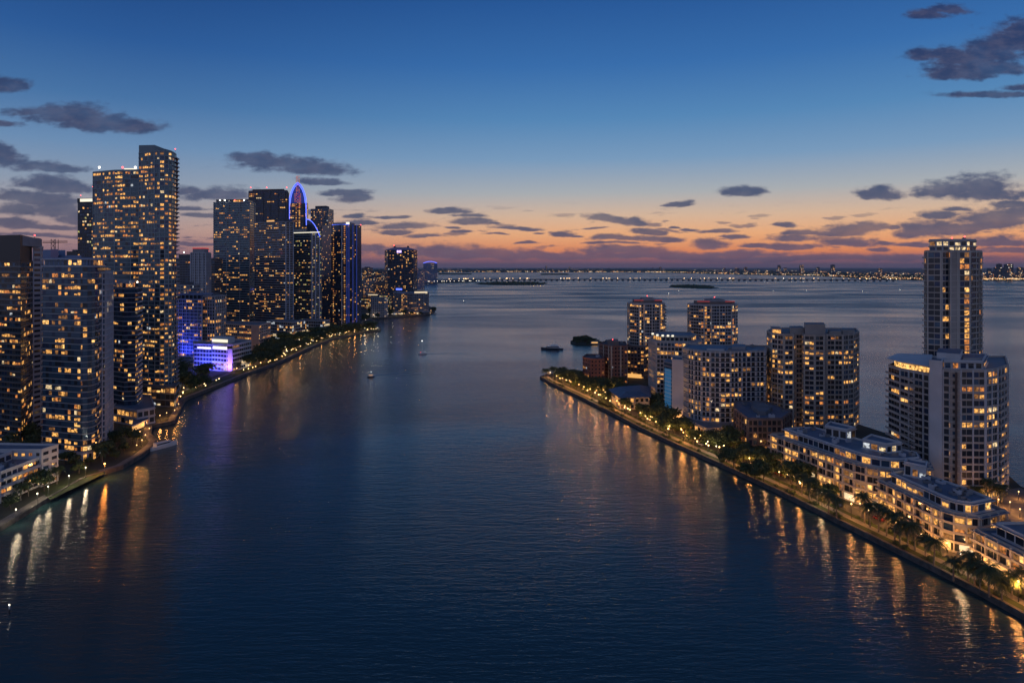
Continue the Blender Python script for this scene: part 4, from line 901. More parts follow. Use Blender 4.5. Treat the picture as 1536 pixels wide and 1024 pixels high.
b.box('penthouse', [XY(1405, 300), XY(1440, 294), XY(1444, 312), XY(1408, 316)], zt, ZV(530, 296), 'white_stucco', 'roof_blue'); b.box('penthouse', [XY(1445, 298), XY(1476, 298), XY(1476, 314), XY(1446, 314)], zm + 3, ZV(537, 298), 'slab_cream', 'roof_blue')
for q0, q1 in ((XY(1440, 286), XY(1470, 285.6)),):
    l_ = MB(); l_.edgebox(q0, q1, .45, .7, LZ + .4, LZ + 2.6, 'shop_warm'); l_.build('lit_lobby', b.o)
b.done()
# --- R13: the tallest tower
b = Bld('residential_tower', 'tallest slender pale condo tower of the island with red crown lights against the sunset', 'tower', XY(1430, 345), RT)
pt_ = [XY(1387, 345), XY(1391, 338), XY(1412, 334), XY(1424, 335), XY(1425, 333.5), XY(1437, 333.5), XY(1438, 335), XY(1455, 335), XY(1468, 339), XY(1473, 348), XY(1471, 362), XY(1390, 362)]
zs = ZV(378, 338); n = 37
zt = b.mass(pt_, LZ, n, (zs - LZ) / n, 'slab_tan', ('slab_cream', .28, .25), 2.5, (.14, .25, .4), .09, 'amber', 'dark', roof='roof_grey', fin=(2, 'slab_cream', .5, .3), slabname='floor_slab', bunch=2,
       edges={0: dict(balc=([(0, 3)], 1.2, 'slab_cream', 'slab_cream', .5)), 4: dict(win=False), 6: dict(cols=(1,), p=.08), 7: dict(p=.1, balc=([(0, 2)], 1.0, 'slab_cream', 'slab_tan', .5)), 8: dict(balc=([(0, 3)], 1.2, 'slab_cream', 'slab_cream', .5))})
pu = [XY(1394, 340), XY(1414, 336), XY(1450, 336), XY(1464, 341), XY(1462, 358), XY(1396, 358)]
zu = b.mass(pu, zt + .1, 2, 2.7, 'pale_concrete', ('slab_cream', .3, .6), 2.8, (.4, .4, .5), .3, 'cool', 'dark', wallname='penthouse', slabname='roof_slab', clear=False)
b.box('crown', offset(pu, -.9), zu, ZV(362, 338), 'brown_concrete', 'roof_dark')
for uu, vv in ((1399, 362), (1428, 358), (1447, 356), (1455, 361)): b.beacon(*XY(uu, 342), ZV(vv, 342), 'beacon_red', .4)
dsh = MB(); x, y = XY(1446, 344); dsh.tube([(x, y, ZV(362, 340)), (x, y, ZV(355, 340))], .15, 'steel', 5); dsh.ball((x, y, ZV(357, 340)), 1.0, 'steel', 8, 5, .5); dsh.build('antenna', b.o); b.done()
# ================================================================== trees, palms, lamps
def broad_tree(seed, h, w, leafn, leaf=('leaf_a', 'leaf_b', 'leaf_c'), ls=.75):
    r = random.Random(seed); t = root('tree', '', 'tree'); tr = MB()
    tr.tube([(0, 0, -.3), (.1, .05, h * .2), (.05, .1, h * .42)], [.34, .26, .2], 'bark', 6)
    clumps = []
    for k in range(8):
        a = 2 * math.pi * k / 8 + r.uniform(-.3, .3); rr = r.uniform(.25, .95) * w / 2; z = h * r.uniform(.45, .88)
        e = (rr * math.cos(a), rr * math.sin(a), z); clumps.append((e, r.uniform(.20, .34) * w))
        tr.tube([(.05, .1, h * r.uniform(.3, .42)), (e[0] * .5, e[1] * .5, (z + h * .4) / 2 + .3), e], [.15, .10, .04], 'bark', 5)
    clumps.append(((0, 0, h * .82), .3 * w)); tr.build('trunk', t)
    cr = MB()
    for k in range(leafn):
        c, rad = r.choice(clumps); d = Vector((r.gauss(0, 1), r.gauss(0, 1), r.gauss(0, .8))).normalized() * rad * r.uniform(.35, 1.05) ** .6
        p = Vector(c) + Vector((d.x, d.y, d.z * .72)); n = (d.normalized() + Vector((r.uniform(-.9, .9), r.uniform(-.9, .9), r.uniform(-.3, 1)))).normalized()
        a = n.cross(Vector((r.uniform(-1, 1), r.uniform(-1, 1), r.uniform(-1, 1)))).normalized(); q = n.cross(a); s1, s2 = ls * r.uniform(.5, 1.1), ls * r.uniform(.3, .7)
        cr.face([tuple(p - a * s1), tuple(p + q * s2), tuple(p + a * s1), tuple(p - q * s2)], leaf[0] if d.z > 0 and r.random() < .3 else r.choice(leaf))
    cr.build('crown', t); return t
def palm(seed, h, nf=24, fl=4.5):
    r = random.Random(seed); t = root('palm_tree', '', 'palm tree'); tr = MB(); lx, ly = r.uniform(-.5, .5), r.uniform(-.5, .5)
    tr.tube([(0, 0, -.3), (lx * .2, ly * .2, h * .3), (lx * .6, ly * .6, h * .7), (lx, ly, h)], [.30, .22, .19, .17], 'palm_bark', 7); tr.build('trunk', t)
    cr = MB()
    for k in range(nf):
        a = 2 * math.pi * k / nf + r.uniform(-.2, .2); up = r.uniform(-.35, 1.05); L = fl * r.uniform(.85, 1.1); m_ = 'frond_dry' if up < -.25 else 'frond'
        pts = []
        for i in range(7):
            s_ = i / 6; rad = L * s_ * math.cos(up * .8) * (1 - .12 * s_); z = h + L * (math.sin(up) * s_ - .62 * s_ * s_)
            pts.append(Vector((lx + rad * math.cos(a), ly + rad * math.sin(a), z)))
        side = Vector((-math.sin(a), math.cos(a), 0))
        for i in range(6):
            p, q = pts[i], pts[i + 1]
            for j in range(2):
                b0 = p.lerp(q, j * .5); ww = (.30 + .75 * math.sin(math.pi * min(1, (i + j * .5 + .6) / 6.4))) * fl / 3.9
                for sg in (-1, 1):
                    tip = b0 + side * sg * ww * r.uniform(.8, 1.1) + (q - p) * .9 - Vector((0, 0, ww * r.uniform(.35, .7)))
                    cr.face([tuple(b0), tuple(b0 + (q - p) * .42), tuple(tip)], m_)
        cr.tube([tuple(p) for p in pts], [.06, .055, .05, .04, .03, .02, .01], m_, 3, cap=False)
    cr.ball((lx, ly, h - .15), .38, 'palm_bark', 6, 4); cr.build('crown', t); return t
TREES = [broad_tree(11, 8.5, 9, 900), broad_tree(12, 7, 8, 800), broad_tree(13, 10, 10, 1000), broad_tree(14, 6, 6, 600)]
PALMS = [palm(31, 7.5), palm(32, 9), palm(33, 6.5, 21), palm(34, 8, 26)]
used = set()
def put(proto, x, y, z, sc, rz, label, group):
    o = proto if proto.name not in used else copy_tree(proto)
    used.add(proto.name); o.location = (x, y, z); o.scale = (sc, sc, sc * R.uniform(.92, 1.08)); o.rotation_euler = (0, 0, rz); o['label'] = label; o['group'] = group; return o
def clear(x, y, lim=0):
    return not any(inside((x, y), f) for f in FOOT)
# palms of the esplanade, each at the foot seen in the photo
GP = 'palms along the island esplanade'
for u, v, s_ in [(1188, 726, 1), (1203, 741, 1), (1214, 752, 1), (1226, 757, .95), (1243, 768, 1), (1255, 776, 1.05), (1297, 784, 1.1), (1305, 790, 1), (1318, 797, 1.15), (1330, 803, 1.1), (1342, 808, 1.05), (1350, 816, 1.1), (1362, 818, .95), (1373, 825, 1.1), (1388, 834, 1.0), (1401, 846, 1.15), (1430, 869, 1.0), (1452, 872, 1.05), (1462, 878, .95), (1470, 884, 1.0), (1484, 893, 1.1), (1492, 888, .9), (1503, 901, 1.05), (1518, 893, .9), (1530, 890, 1.0)]:
    x, y = P(u, v, LZ - .2); put(R.choice(PALMS), x, y, LZ - .25, s_ * R.uniform(.92, 1.05), R.uniform(0, 6.3), 'tall palm on the grass strip between the white terraced blocks and the seawall', GP)
for u, v, s_ in [(1462, 752, .9), (1470, 751, .8), (1486, 755, 1), (1497, 757, 1.1), (1503, 754, .95), (1452, 748, .8)]:
    x, y = P(u, v, LZ - .2); put(R.choice(PALMS), x, y, LZ - .25, s_, R.uniform(0, 6.3), 'palm on the lit plaza at the foot of the large stepped tower', 'palms on the lit plaza')
for u, v, s_ in [(817, 566, .9), (822, 567, .8), (830, 569, 1), (835, 571, .9), (841, 572, .95), (856, 578, .9)]:
    x, y = P(u, v, LZ - .2); put(R.choice(PALMS), x, y, LZ - .25, s_ * 1.1, R.uniform(0, 6.3), 'small dark palm at the narrow island tip by the water', 'palms at the island tip')
# broadleaf trees on the island, in the belt between promenade and buildings
def along(line, dist):
    acc = 0
    for i in range(len(line) - 1):
        L = math.hypot(line[i + 1][0] - line[i][0], line[i + 1][1] - line[i][1])
        if acc + L >= dist:
            t = (dist - acc) / L; tx, ty = (line[i + 1][0] - line[i][0]) / L, (line[i + 1][1] - line[i][1]) / L
            return (line[i][0] + tx * L * t, line[i][1] + ty * L * t, tx, ty)
        acc += L
    return None
GT = 'street trees of the island shore'; placed = []
def far_enough(x, y, d):
    return all((x - a) ** 2 + (y - b) ** 2 > d * d for a, b in placed)
tries = 0
while len(placed) < 95 and tries < 3000:
    tries += 1; q = along(RL, R.uniform(18, 345))
    if not q: continue
    dd = 11 + 34 * R.random() ** 1.5; x, y = q[0] - q[3] * dd, q[1] + q[2] * dd
    if not clear(x, y) or not inside((x, y), RPOLY) or not far_enough(x, y, 4.6): continue
    placed.append((x, y)); put(R.choice(TREES), x, y, LZ - .3, R.uniform(.75, 1.2), R.uniform(0, 6.3), 'leafy green tree among the lamps between the island street and the condo towers', GT)
for u, v in [(1120, 712), (1132, 718), (1145, 722), (1100, 700), (1112, 690), (1150, 706), (1090, 692), (1128, 700), (928, 580), (905, 590), (890, 585), (912, 600), (990, 640), (998, 620), (985, 610), (1000, 650), (878, 580)]:
    x, y = P(u, v, LZ)
    if clear(x, y): put(R.choice(TREES), x, y, LZ - .3, R.uniform(.9, 1.15), R.uniform(0, 6.3), 'leafy green tree among the lamps between the island street and the condo towers', GT)
# left park
GL = 'trees of the west shore park'; cnt = 0; tries = 0
while cnt < 118 and tries < 5000:
    tries += 1; q = along(park, R.uniform(0, 640))
    if not q: continue
    dd = 7 + 70 * R.random() ** 1.3; x, y = q[0] - q[3] * dd, q[1] + q[2] * dd
    if x / y * F + U0 < 262 or not clear(x, y) or not inside((x, y), LPOLY) or not far_enough(x, y, 6.5): continue
    cnt += 1; placed.append((x, y)); put(R.choice(TREES), x, y, LZ - .3, R.uniform(1.1, 1.7), R.uniform(0, 6.3), 'dark leafy tree with warm lights beneath it in the park below the west shore towers', GL)
GC = 'trees beside the corner river walk'; cnt = 0; tries = 0
while cnt < 50 and tries < 3000:
    tries += 1; u, v = R.uniform(2, 235), R.uniform(655, 775); x, y = P(u, v, LZ)
    if not inside((x, y), LPOLY) or not clear(x, y) or not far_enough(x, y, 4.0): continue
    # keep the walk itself free
    if min(math.hypot(x - a, y - c) for a, c in smooth_line(ll, 8)) < 7: continue
    cnt += 1; placed.append((x, y)); put(R.choice(TREES + PALMS), x, y, LZ - .3, R.uniform(.6, 1.0), R.uniform(0, 6.3), 'dim dark tree or palm beside the curving river walk before the blue glass tower', GC)
cnt = 0; tries = 0
while cnt < 24 and tries < 2000:
    tries += 1; x, y = P(R.uniform(545, 655), R.uniform(462, 488), LZ)
    if not inside((x, y), LPOLY) or not clear(x, y) or not far_enough(x, y, 9): continue
    cnt += 1; placed.append((x, y)); put(R.choice(TREES), x, y, LZ - .3, R.uniform(1.0, 1.5), R.uniform(0, 6.3), 'dark shore tree around the waterfront hotel on the point', 'trees around the hotel point')

# clipped shrubs along the verges
def shrub(seed):
    r = random.Random(seed); t = root('shrub', '', 'shrub'); st = MB()
    for k in range(4): st.tube([(0, 0, -.2), (r.uniform(-.5, .5), r.uniform(-.5, .5), .7)], [.05, .02], 'bark', 4)
    st.build('stem', t); cr = MB()
    for k in range(150):
        d = Vector((r.gauss(0, 1), r.gauss(0, 1), abs(r.gauss(0, .8)))).normalized() * r.uniform(.6, 1.15); p = Vector((d.x, d.y, .25 + d.z * .9)); n = (d + Vector((r.uniform(-.6, .6), r.uniform(-.6, .6), r.uniform(0, .8)))).normalized()
        a = n.cross(Vector((r.uniform(-1, 1), r.uniform(-1, 1), 1))).normalized(); q = n.cross(a); cr.face([tuple(p - a * .28), tuple(p + q * .16), tuple(p + a * .28), tuple(p - q * .16)], r.choice(('leaf_a', 'leaf_b', 'leaf_c')))
    cr.build('foliage', t); return t
SHR = [shrub(51), shrub(52), shrub(53)]; d = 6
while True:
    q = along(RL, d); d += R.choice((1.9, 2.2, 2.6, 4, 7)) * (1 if d > 150 else 1.6)
    if not q or q[1] < 168: break
    dd = R.choice((2.4, 3.2, 8.2, 8.6, 9.0)); put(R.choice(SHR), q[0] - q[3] * dd, q[1] + q[2] * dd, LZ - .25, R.uniform(.6, 1.3), R.uniform(0, 6.3), 'low dark shrub planted on the grass verge beside the island promenade', 'shrubs of the island promenade')
# ------------------------------------------------------------------ lamps
def lamp_proto(bulb, h=5.2, r=.34, name='street_lamp', e=0, col=(1, .5, .16)):
    t = root(name, '', 'street lamp'); p = MB(); p.tube([(0, 0, -.3), (0, 0, .5), (0, 0, h)], [.14, .09, .06], 'dark_metal', 6); p.tube([(0, 0, h), (0, 0, h + .12)], [.2, .2], 'dark_metal', 6); p.build('pole', t)
    g = MB(); g.ball((0, 0, h + .12 + r), r, bulb, 6, 4); g.build('lamp_globe', t)
    if e:
        l = bpy.data.lights.new('lamp_light', 'POINT'); l.energy = e; l.color = col; l.shadow_soft_size = .3; o = bpy.data.objects.new('lamp_light', l); COL.objects.link(o); o.parent = t; o.location = (0, 0, h - .35)
    return t
WRM = (1, .42, .10); WHT = (1, .80, .52)
LP = {'warm': lamp_proto('lamp_warm', 5.2, .30, e=1700, col=WRM), 'dimwarm': lamp_proto('lamp_warm', 5.0, .27, e=1300, col=(1, .52, .2)), 'bright': lamp_proto('lamp_orange', 5.6, .34, e=3400, col=(1, .40, .09)), 'palewarm': lamp_proto('lamp_white', 5.2, .28, e=1700, col=(1, .62, .30)), 'white': lamp_proto('lamp_white', 4.6, .28, e=1200, col=WHT), 'orange': lamp_proto('lamp_orange', 5.0, .42, e=5000, col=(1, .33, .05)), 'small': lamp_proto('lamp_warm', 3.0, .24, e=900, col=WRM),
      'parkwhite': lamp_proto('lamp_white', 4.0, .40, e=600, col=WHT), 'parkwarm': lamp_proto('lamp_warm', 3.6, .40, e=650, col=WRM), 'spark': lamp_proto('lamp_spark', 2.2, .34, name='spark_lamp'), 'parkfar': lamp_proto('lamp_far_white', 9, 1.3)}  # spark: short amber globe lamp, glowing globe only, no point light inside
def lamp(kind, x, y, label, group, z=LZ - .25):
    p = LP[kind]; o = p if p.name not in used else copy_tree(p); used.add(p.name); o.location = (x, y, z); o['label'] = label; o['group'] = group; o.rotation_euler = (0, 0, R.uniform(0, 6)); return o
GLs = 'lamps along the island esplanade'; d = 8
while True:
    q = along(RL, d)
    if not q or q[1] < 165: break
    dd = R.uniform(4.0, 7.9); x, y = q[0] - q[3] * dd, q[1] + q[2] * dd
    lamp(R.choice(('warm', 'warm', 'dimwarm', 'bright', 'palewarm')), x, y, 'globe street lamp on the promenade above the island seawall', GLs); d += R.uniform(6.5, 15)
cnt = 0; tries = 0; lp = []
while cnt < 72 and tries < 2000:
    tries += 1; q = along(RL, R.uniform(14, 500))
    if not q or q[1] < 170: continue
    dd = 11 + 28 * R.random(); x, y = q[0] - q[3] * dd, q[1] + q[2] * dd
    if not clear(x, y) or not inside((x, y), RPOLY) or any((x - a) ** 2 + (y - c) ** 2 < 22 for a, c in lp): continue
    lp.append((x, y)); cnt += 1; lamp('small', x, y, 'low garden lamp between the trees of the island street', 'garden lamps of the island street')
for u, v in [(27, 782), (59, 757), (75, 746), (106, 729), (131, 716)]:
    x, y = P(u, v, LZ); lamp('white', x - .8, y, 'white lamp post along the inner edge of the curving river walk', 'lamp posts of the river walk')
x, y = P(157, 712, LZ); lamp('orange', x, y, 'bright orange lamp at the bend of the river walk', 'orange lamp at the bend')
cnt = 0; tries = 0; lp = []
while cnt < 95 and tries < 4000:
    tries += 1; q = along(park, R.uniform(0, 650))
    if not q: continue
    dd = 6 + 60 * R.random() ** 1.2; x, y = q[0] - q[3] * dd, q[1] + q[2] * dd
    if x / y * F + U0 < 262 or not clear(x, y) or not inside((x, y), LPOLY) or any((x - a) ** 2 + (y - c) ** 2 < 40 for a, c in lp): continue
    lp.append((x, y)); cnt += 1; k_ = 'parkwhite' if R.random() < .3 else 'parkwarm'; lamp(k_, x, y, 'white park lamp under the west shore trees' if k_ == 'parkwhite' else 'warm park lamp under the west shore trees', 'white park lamps' if k_ == 'parkwhite' else 'warm park lamps')
cnt = 0; tries = 0
while cnt < 80 and tries < 4000:
    tries += 1; q = along(park, R.uniform(0, 650))
    if not q: continue
    dd = 3 + 24 * R.random() ** 1.3; x, y = q[0] - q[3] * dd, q[1] + q[2] * dd
    if x / y * F + U0 < 262 or not clear(x, y) or not inside((x, y), LPOLY) or any((x - a) ** 2 + (y - c) ** 2 < 20 for a, c in lp): continue
    lp.append((x, y)); cnt += 1; lamp('spark', x, y, 'low amber globe lamp along the west shore park walk', 'amber globe lamps of the park walk')
cnt = 0; tries = 0; lp = []
while cnt < 75 and tries < 4000:
    tries += 1; q = along(RL, R.uniform(30, 330))
    if not q: continue
    dd = 8.5 + 30 * R.random() ** 1.3; x, y = q[0] - q[3] * dd, q[1] + q[2] * dd
    if not clear(x, y) or not inside((x, y), RPOLY) or any((x - a) ** 2 + (y - c) ** 2 < 8 for a, c in lp): continue
    lp.append((x, y)); cnt += 1; lamp('spark', x, y, 'low amber globe lamp among the island street trees', 'amber globe lamps of the island street')
for u, v in [(588, 474), (598, 473.5), (606, 473), (614, 472.5), (622, 472), (630, 471.5), (638, 470.5), (646, 468.5), (560, 476), (548, 483), (560, 495), (566, 496)]:
    x, y = P(u, v, LZ); lamp('parkwhite' if v > 473 else 'parkwarm', x, y + 3, 'quay lamp on the edge of the hotel point', 'quay lamps of the hotel point')
for u, v in [(213, 668), (218, 660), (224, 650), (232, 646), (205, 676), (210, 655), (220, 641), (240, 630), (250, 626), (262, 622), (268, 612)]:
    x, y = P(u, v, LZ)
    if inside((x, y), LPOLY): lamp('small', x, y, 'low warm lamp around the dock restaurant terrace', 'terrace lamps at the dock')
for u, v in [(1440, 752), (1462, 748), (1480, 757), (1498, 760), (1515, 764), (1528, 748), (1475, 768), (1530, 775)]:
    x, y = P(u, v, LZ)
    if clear(x, y): lamp('small', x, y, 'low warm lamp on the paved plaza at the foot of the large stepped tower', 'plaza lamps')
# restaurant terrace by the dock
t = root('restaurant', 'low restaurant pavilion with warm lit terrace beside the small dock', 'restaurant', (*P(216, 640, LZ), LZ))
pl = [P(198, 648, LZ), P(216, 640, LZ), P(226, 630, LZ), P(206, 632, LZ)]
m_ = MB(); m_.prism(ccw(pl), LZ, LZ + 3.6, 'pale_concrete', 'roof_blue'); m_.build('wall', t); m_ = MB(); m_.prism(offset(ccw(pl), 1.2), LZ + 3.6, LZ + 4.0, 'white_stucco', 'roof_blue'); m_.build('roof', t); m_ = MB(); m_.edgebox(pl[0], pl[1], .1, .3, LZ + .6, LZ + 3, 'shop_warm'); m_.build('window', t)

# ------------------------------------------------------------------ cars
def car(paint):
    t = root('parked_car', '', 'car'); b = MB()
    prof = [(-2.2, .35), (2.2, .35), (2.25, .75), (1.3, .9), (.7, 1.0), (-1.7, 1.0), (-2.2, .85)]
    for sgn in (1, -1):
        f = [(x, .88 * sgn, z) for x, z in prof]; b.face(f if sgn < 0 else f[::-1], paint)
    for i in range(len(prof)):
        (x0, z0), (x1, z1) = prof[i], prof[(i + 1) % len(prof)]; b.face([(x0, .88, z0), (x0, -.88, z0), (x1, -.88, z1), (x1, .88, z1)][::-1], paint)
    b.build('body', t)
    c = MB(); c.grid([(-1.7, -.8, 1.0), (.8, -.8, 1.0), (.8, .8, 1.0), (-1.7, .8, 1.0), (-1.2, -.65, 1.45), (.1, -.65, 1.45), (.1, .65, 1.45), (-1.2, .65, 1.45)], [(0, 1, 5, 4), (1, 2, 6, 5), (2, 3, 7, 6), (3, 0, 4, 7)], 'glass_dark'); c.face([(-1.2, -.65, 1.45), (.1, -.65, 1.45), (.1, .65, 1.45), (-1.2, .65, 1.45)], paint); cab = c.build('cabin', t)
    for x in (-1.35, 1.4):
        for y in (-.85, .85):
            w = MB(); w.tube([(x, y - .1, .33), (x, y + .1, .33)], .33, 'rubber', 10); w.build('wheel', t)
    return t
CARS = {k: car('paint_' + k) for k in ('white', 'black', 'silver', 'red', 'blue')}
k = 0; d = 250
while d < 520:
    q = along(RL, d); d += R.uniform(8, 22)
    if not q or q[1] < 175: continue
    ck = R.choice(['white', 'black', 'silver', 'silver', 'black', 'white', 'red', 'blue']); p = CARS[ck]; o = p if p.name not in used else copy_tree(p); used.add(p.name)
    dd = 15.1 if R.random() < .7 else 11.4; o.location = (q[0] - q[3] * dd, q[1] + q[2] * dd, LZ - .27); o.rotation_euler = (0, 0, math.atan2(q[3], q[2]))
    o['label'] = ck + ' car standing on the island street before the white terraced blocks'; o['group'] = ck + ' cars on the island street'
for ck, p in CARS.items():
    if p.name not in used:
        for ch in list(p.children): bpy.data.objects.remove(ch)
        bpy.data.objects.remove(p)

# ------------------------------------------------------------------ boats
def hull(L, Wd, Hh, mt, bow=.45, n=9):
    b = MB(); rows = []
    for i in range(n):
        s_ = i / (n - 1); w_ = Wd / 2 * (min(1, (1 - s_) / bow) ** .6 if s_ > 1 - bow else 1 - .1 * (1 - s_)); x = -L / 2 + L * s_; sh_ = Hh * (1 + .35 * s_ * s_)
        rows.append([(x, -w_, sh_), (x, -w_ * .75, -.2), (x, w_ * .75, -.2), (x, w_, sh_)])
    vs = [p for r_ in rows for p in r_]; fs = [(i * 4 + k, (i + 1) * 4 + k, (i + 1) * 4 + k + 1, i * 4 + k + 1) for i in range(n - 1) for k in range(3)] + [(i * 4 + 3, (i + 1) * 4 + 3, (i + 1) * 4, i * 4) for i in range(n - 1)] + [(0, 1, 2, 3)]
    b.grid(vs, fs, mt); return b
def place(o, u, v, rz): x, y = P(u, v, 0); o.location = (x, y, 0); o.rotation_euler = (0, 0, rz)
def wake(u, v, dirx, diry, L, w, label):
    x, y = P(u, v, 0); b = MB(); n = 14; d = math.hypot(dirx, diry); dx_, dy_ = dirx / d, diry / d
    for i in range(n):
        for sg in (-1, 1):
            a0, a1 = L * i / n, L * (i + 1) / n; f0, f1 = w * (i / n) ** .7, w * ((i + 1) / n) ** .7; t0 = .34 * w * (1 - i / n) + .05; t1 = .34 * w * (1 - (i + 1) / n) + .03
            p = lambda a, f: (x + dx_ * a - dy_ * f * sg, y + dy_ * a + dx_ * f * sg, .04)
            q = [p(a0, f0), p(a1, f1), p(a1, f1 + t1), p(a0, f0 + t0)]; b.face(q, 'foam')
    o = b.build('boat_wake'); o['kind'] = 'stuff'; o['label'] = label
mat('foam', (.30, .35, .40), .5)
t = root('motor_yacht', 'long dark motor yacht with a raised mast heading out near the wooded islet', 'yacht'); L_ = 27
hull(L_, 6.2, 2.0, 'hull_dark').build('hull', t)
c = MB(); c.prism(ccw([(-9, -2.3), (5, -2.1), (7, 0), (5, 2.1), (-9, 2.3)]), 2.0, 4.3, 'hull_white', 'hull_white'); cab = c.build('cabin', t)
c = MB(); c.prism(ccw([(-8.8, -2.36), (4.9, -2.16), (7.1, 0), (4.9, 2.16), (-8.8, 2.36)]), 2.9, 3.8, 'glass_dark'); sub(c, 'window', t, cab)
c = MB(); c.prism(ccw([(-7, -1.9), (1.5, -1.7), (1.5, 1.7), (-7, 1.9)]), 4.3, 6.0, 'hull_white'); c.build('flybridge', t)
c = MB(); c.tube([(-1, 0, 6), (-3, 0, 10)], [.25, .12], 'hull_white', 5); c.tube([(-4.2, 0, 6), (-3, 0, 8)], [.15, .1], 'hull_white', 5); c.build('mast', t)
place(t, 828, 524, math.pi - .15); wake(838, 524.5, 1, .12, 60, 7, 'thin wake trailing the dark motor yacht')
t = root('workboat', 'small square wheelhouse boat with a lit cabin, running nearest the towers', 'boat')
hull(9, 3.4, 1.1, 'hull_dark').build('hull', t); c = MB(); c.box((-.3, 0, 2.3), (4.2, 2.4, 2.4), 'hull_white'); cab = c.build('cabin', t); c = MB(); c.box((-.3, 0, 2.6), (4.26, 2.46, .8), 'lit_amber'); sub(c, 'window', t, cab); c = MB(); c.tube([(-.6, 0, 3.5), (-.6, 0, 6.4)], .07, 'dark_metal', 5); c.ball((-.6, 0, 6.5), .3, 'beacon_white', 6, 4); c.build('mast', t)
place(t, 556, 565.5, math.radians(215)); t.scale = (.75, .75, .75); wake(560, 563, 1, .55, 46, 6, 'faint double wake curling behind the wheelhouse boat')
t = root('sailing_boat', 'small sailing boat under bare mast with a red side light', 'sailing boat')
hull(10, 3.0, 1.1, 'hull_white').build('hull', t); c = MB(); c.prism(ccw([(-2.5, -1), (1.8, -.8), (1.8, .8), (-2.5, 1)]), 1.1, 1.9, 'hull_white'); cab = c.build('cabin', t); c = MB(); c.tube([(.6, 0, 1.5), (.6, 0, 15)], [.14, .08], 'steel', 6); c.ball((.6, 0, 15.2), .4, 'beacon_white', 6, 4); c.build('mast', t); c = MB(); c.tube([(.5, 0, 2.6), (-3.6, 0, 2.7)], .2, 'hull_white', 6); c.build('boom', t); c = MB(); c.ball((2.2, -.8, 2.0), .28, 'beacon_red', 6, 4); c.build('side_light', t)
place(t, 634, 531, math.radians(190)); wake(640, 530.5, 1, .10, 70, 5, 'thin straight wake behind the bare masted sailing boat')
t = root('motor_yacht', 'pale moored cruiser at the dock by the restaurant terrace', 'yacht')
hull(17, 4.4, 1.7, 'hull_white').build('hull', t); c = MB(); c.prism(ccw([(-5, -1.6), (3, -1.4), (4.5, 0), (3, 1.4), (-5, 1.6)]), 1.7, 3.4, 'hull_white', 'hull_white'); cab = c.build('cabin', t); c = MB(); c.prism(ccw([(-4.8, -1.66), (2.9, -1.46), (4.6, 0), (2.9, 1.46), (-4.8, 1.66)]), 2.3, 3.0, 'glass_dark'); sub(c, 'window', t, cab)
place(t, 245, 671, math.radians(62))
SB = 'small boats far out on the bay'
def small_boat():
    t = root('motorboat', '', 'boat'); hull(12, 3.6, 1.3, 'hull_white').build('hull', t); c = MB(); c.box((0, 0, 2.2), (4, 2.2, 1.8), 'hull_white'); cab = c.build('cabin', t); c = MB(); c.ball((0, 0, 3.6), .55, 'lamp_far_white', 6, 4); c.build('light', t); return t
sb = small_boat()
for i, (u, v, a) in enumerate([(1160, 437, .2), (1294, 438, .4), (1120, 424.5, 1), (1147, 423.5, 2), (1210, 437, 3), (1350, 436, .5), (1152, 425, .4), (1018, 437, .1), (1003, 441.5, 0), (1205, 423.5, 2), (695, 453, .1)]):
    o = sb if i == 0 else copy_tree(sb); place(o, u, v, a); o['label'] = 'tiny motorboat with one small light far out on the open bay'; o['group'] = SB
wake(1212, 437, 1, -.02, 260, 16, 'pale wake of a motorboat far out on the bay'); wake(1006, 442, 1, -.10, 200, 14, 'pale wake of a tiny boat beyond the twin towers')
# channel marker in the near corner
t = root('channel_marker', 'white topped channel marker post standing in the dark water', 'marker post', (*P(14, 921, 0), 0)); x, y = P(14, 921, 0)
c = MB(); c.tube([(x, y, -1), (x, y, 1.6)], .16, 'dark_metal', 7); c.build('post', t); c = MB(); c.tube([(x, y, 1.6), (x, y, 2.6)], .17, 'hull_white', 7); c.build('band', t); c = MB(); c.ball((x, y, 2.75), .16, 'beacon_white', 6, 4); c.build('light', t)

# ------------------------------------------------------------------ islets and the far bay
def islet(cu, cv, wpx, dpx, label_tree, n, gh, sc, seed):
    r = random.Random(seed); x, y = P(cu, cv, 0); hw = wpx / F * y; y0 = P(cu, cv + dpx, 0)[1]; hd = max(8, (y - y0))
    b = MB(); pl = [(x + hw * math.cos(t) * (1 + .12 * math.sin(3 * t + seed)), y + hd * math.sin(t) * (1 + .1 * math.cos(2 * t))) for t in (2 * math.pi * k / 28 for k in range(28))]
    b.prism(ccw(pl), -1, .9, 'land'); struct(b.build('island'))
    for k in range(n):
        t = r.uniform(0, 6.283); q = math.sqrt(r.random()) * .92; p = r.choice(TREES); o = p if p.name not in used else copy_tree(p); used.add(p.name)
        s_ = sc * r.uniform(.6, 1.15) * (1.15 - .85 * q); o.location = (x + hw * q * math.cos(t), y + hd * q * math.sin(t), .7); o.scale = (s_ * 1.3, s_ * 1.3, s_); o.rotation_euler = (0, 0, t * 3); o['label'] = label_tree; o['group'] = gh
    return x, y, hw, hd
x, y, hw, hd = islet(878, 514, 25, 4, 'dark bushy tree on the small wooded islet beside the yacht', 30, 'trees of the small wooded islet', 1.0, 2)
m_ = MB(); m_.box((x + hw * .45, y - hd * .55, 2.4), (10, 5, 3.0), 'cream_stucco'); h_ = m_.build('boathouse'); tag(h_, 'small lit boathouse on the rim of the wooded islet', 'boathouse')
m_ = MB(); m_.box((x + hw * .45, y - hd * .55 - 2.55, 2.4), (8, .1, 1.6), 'shop_warm'); m_.build('window', h_)
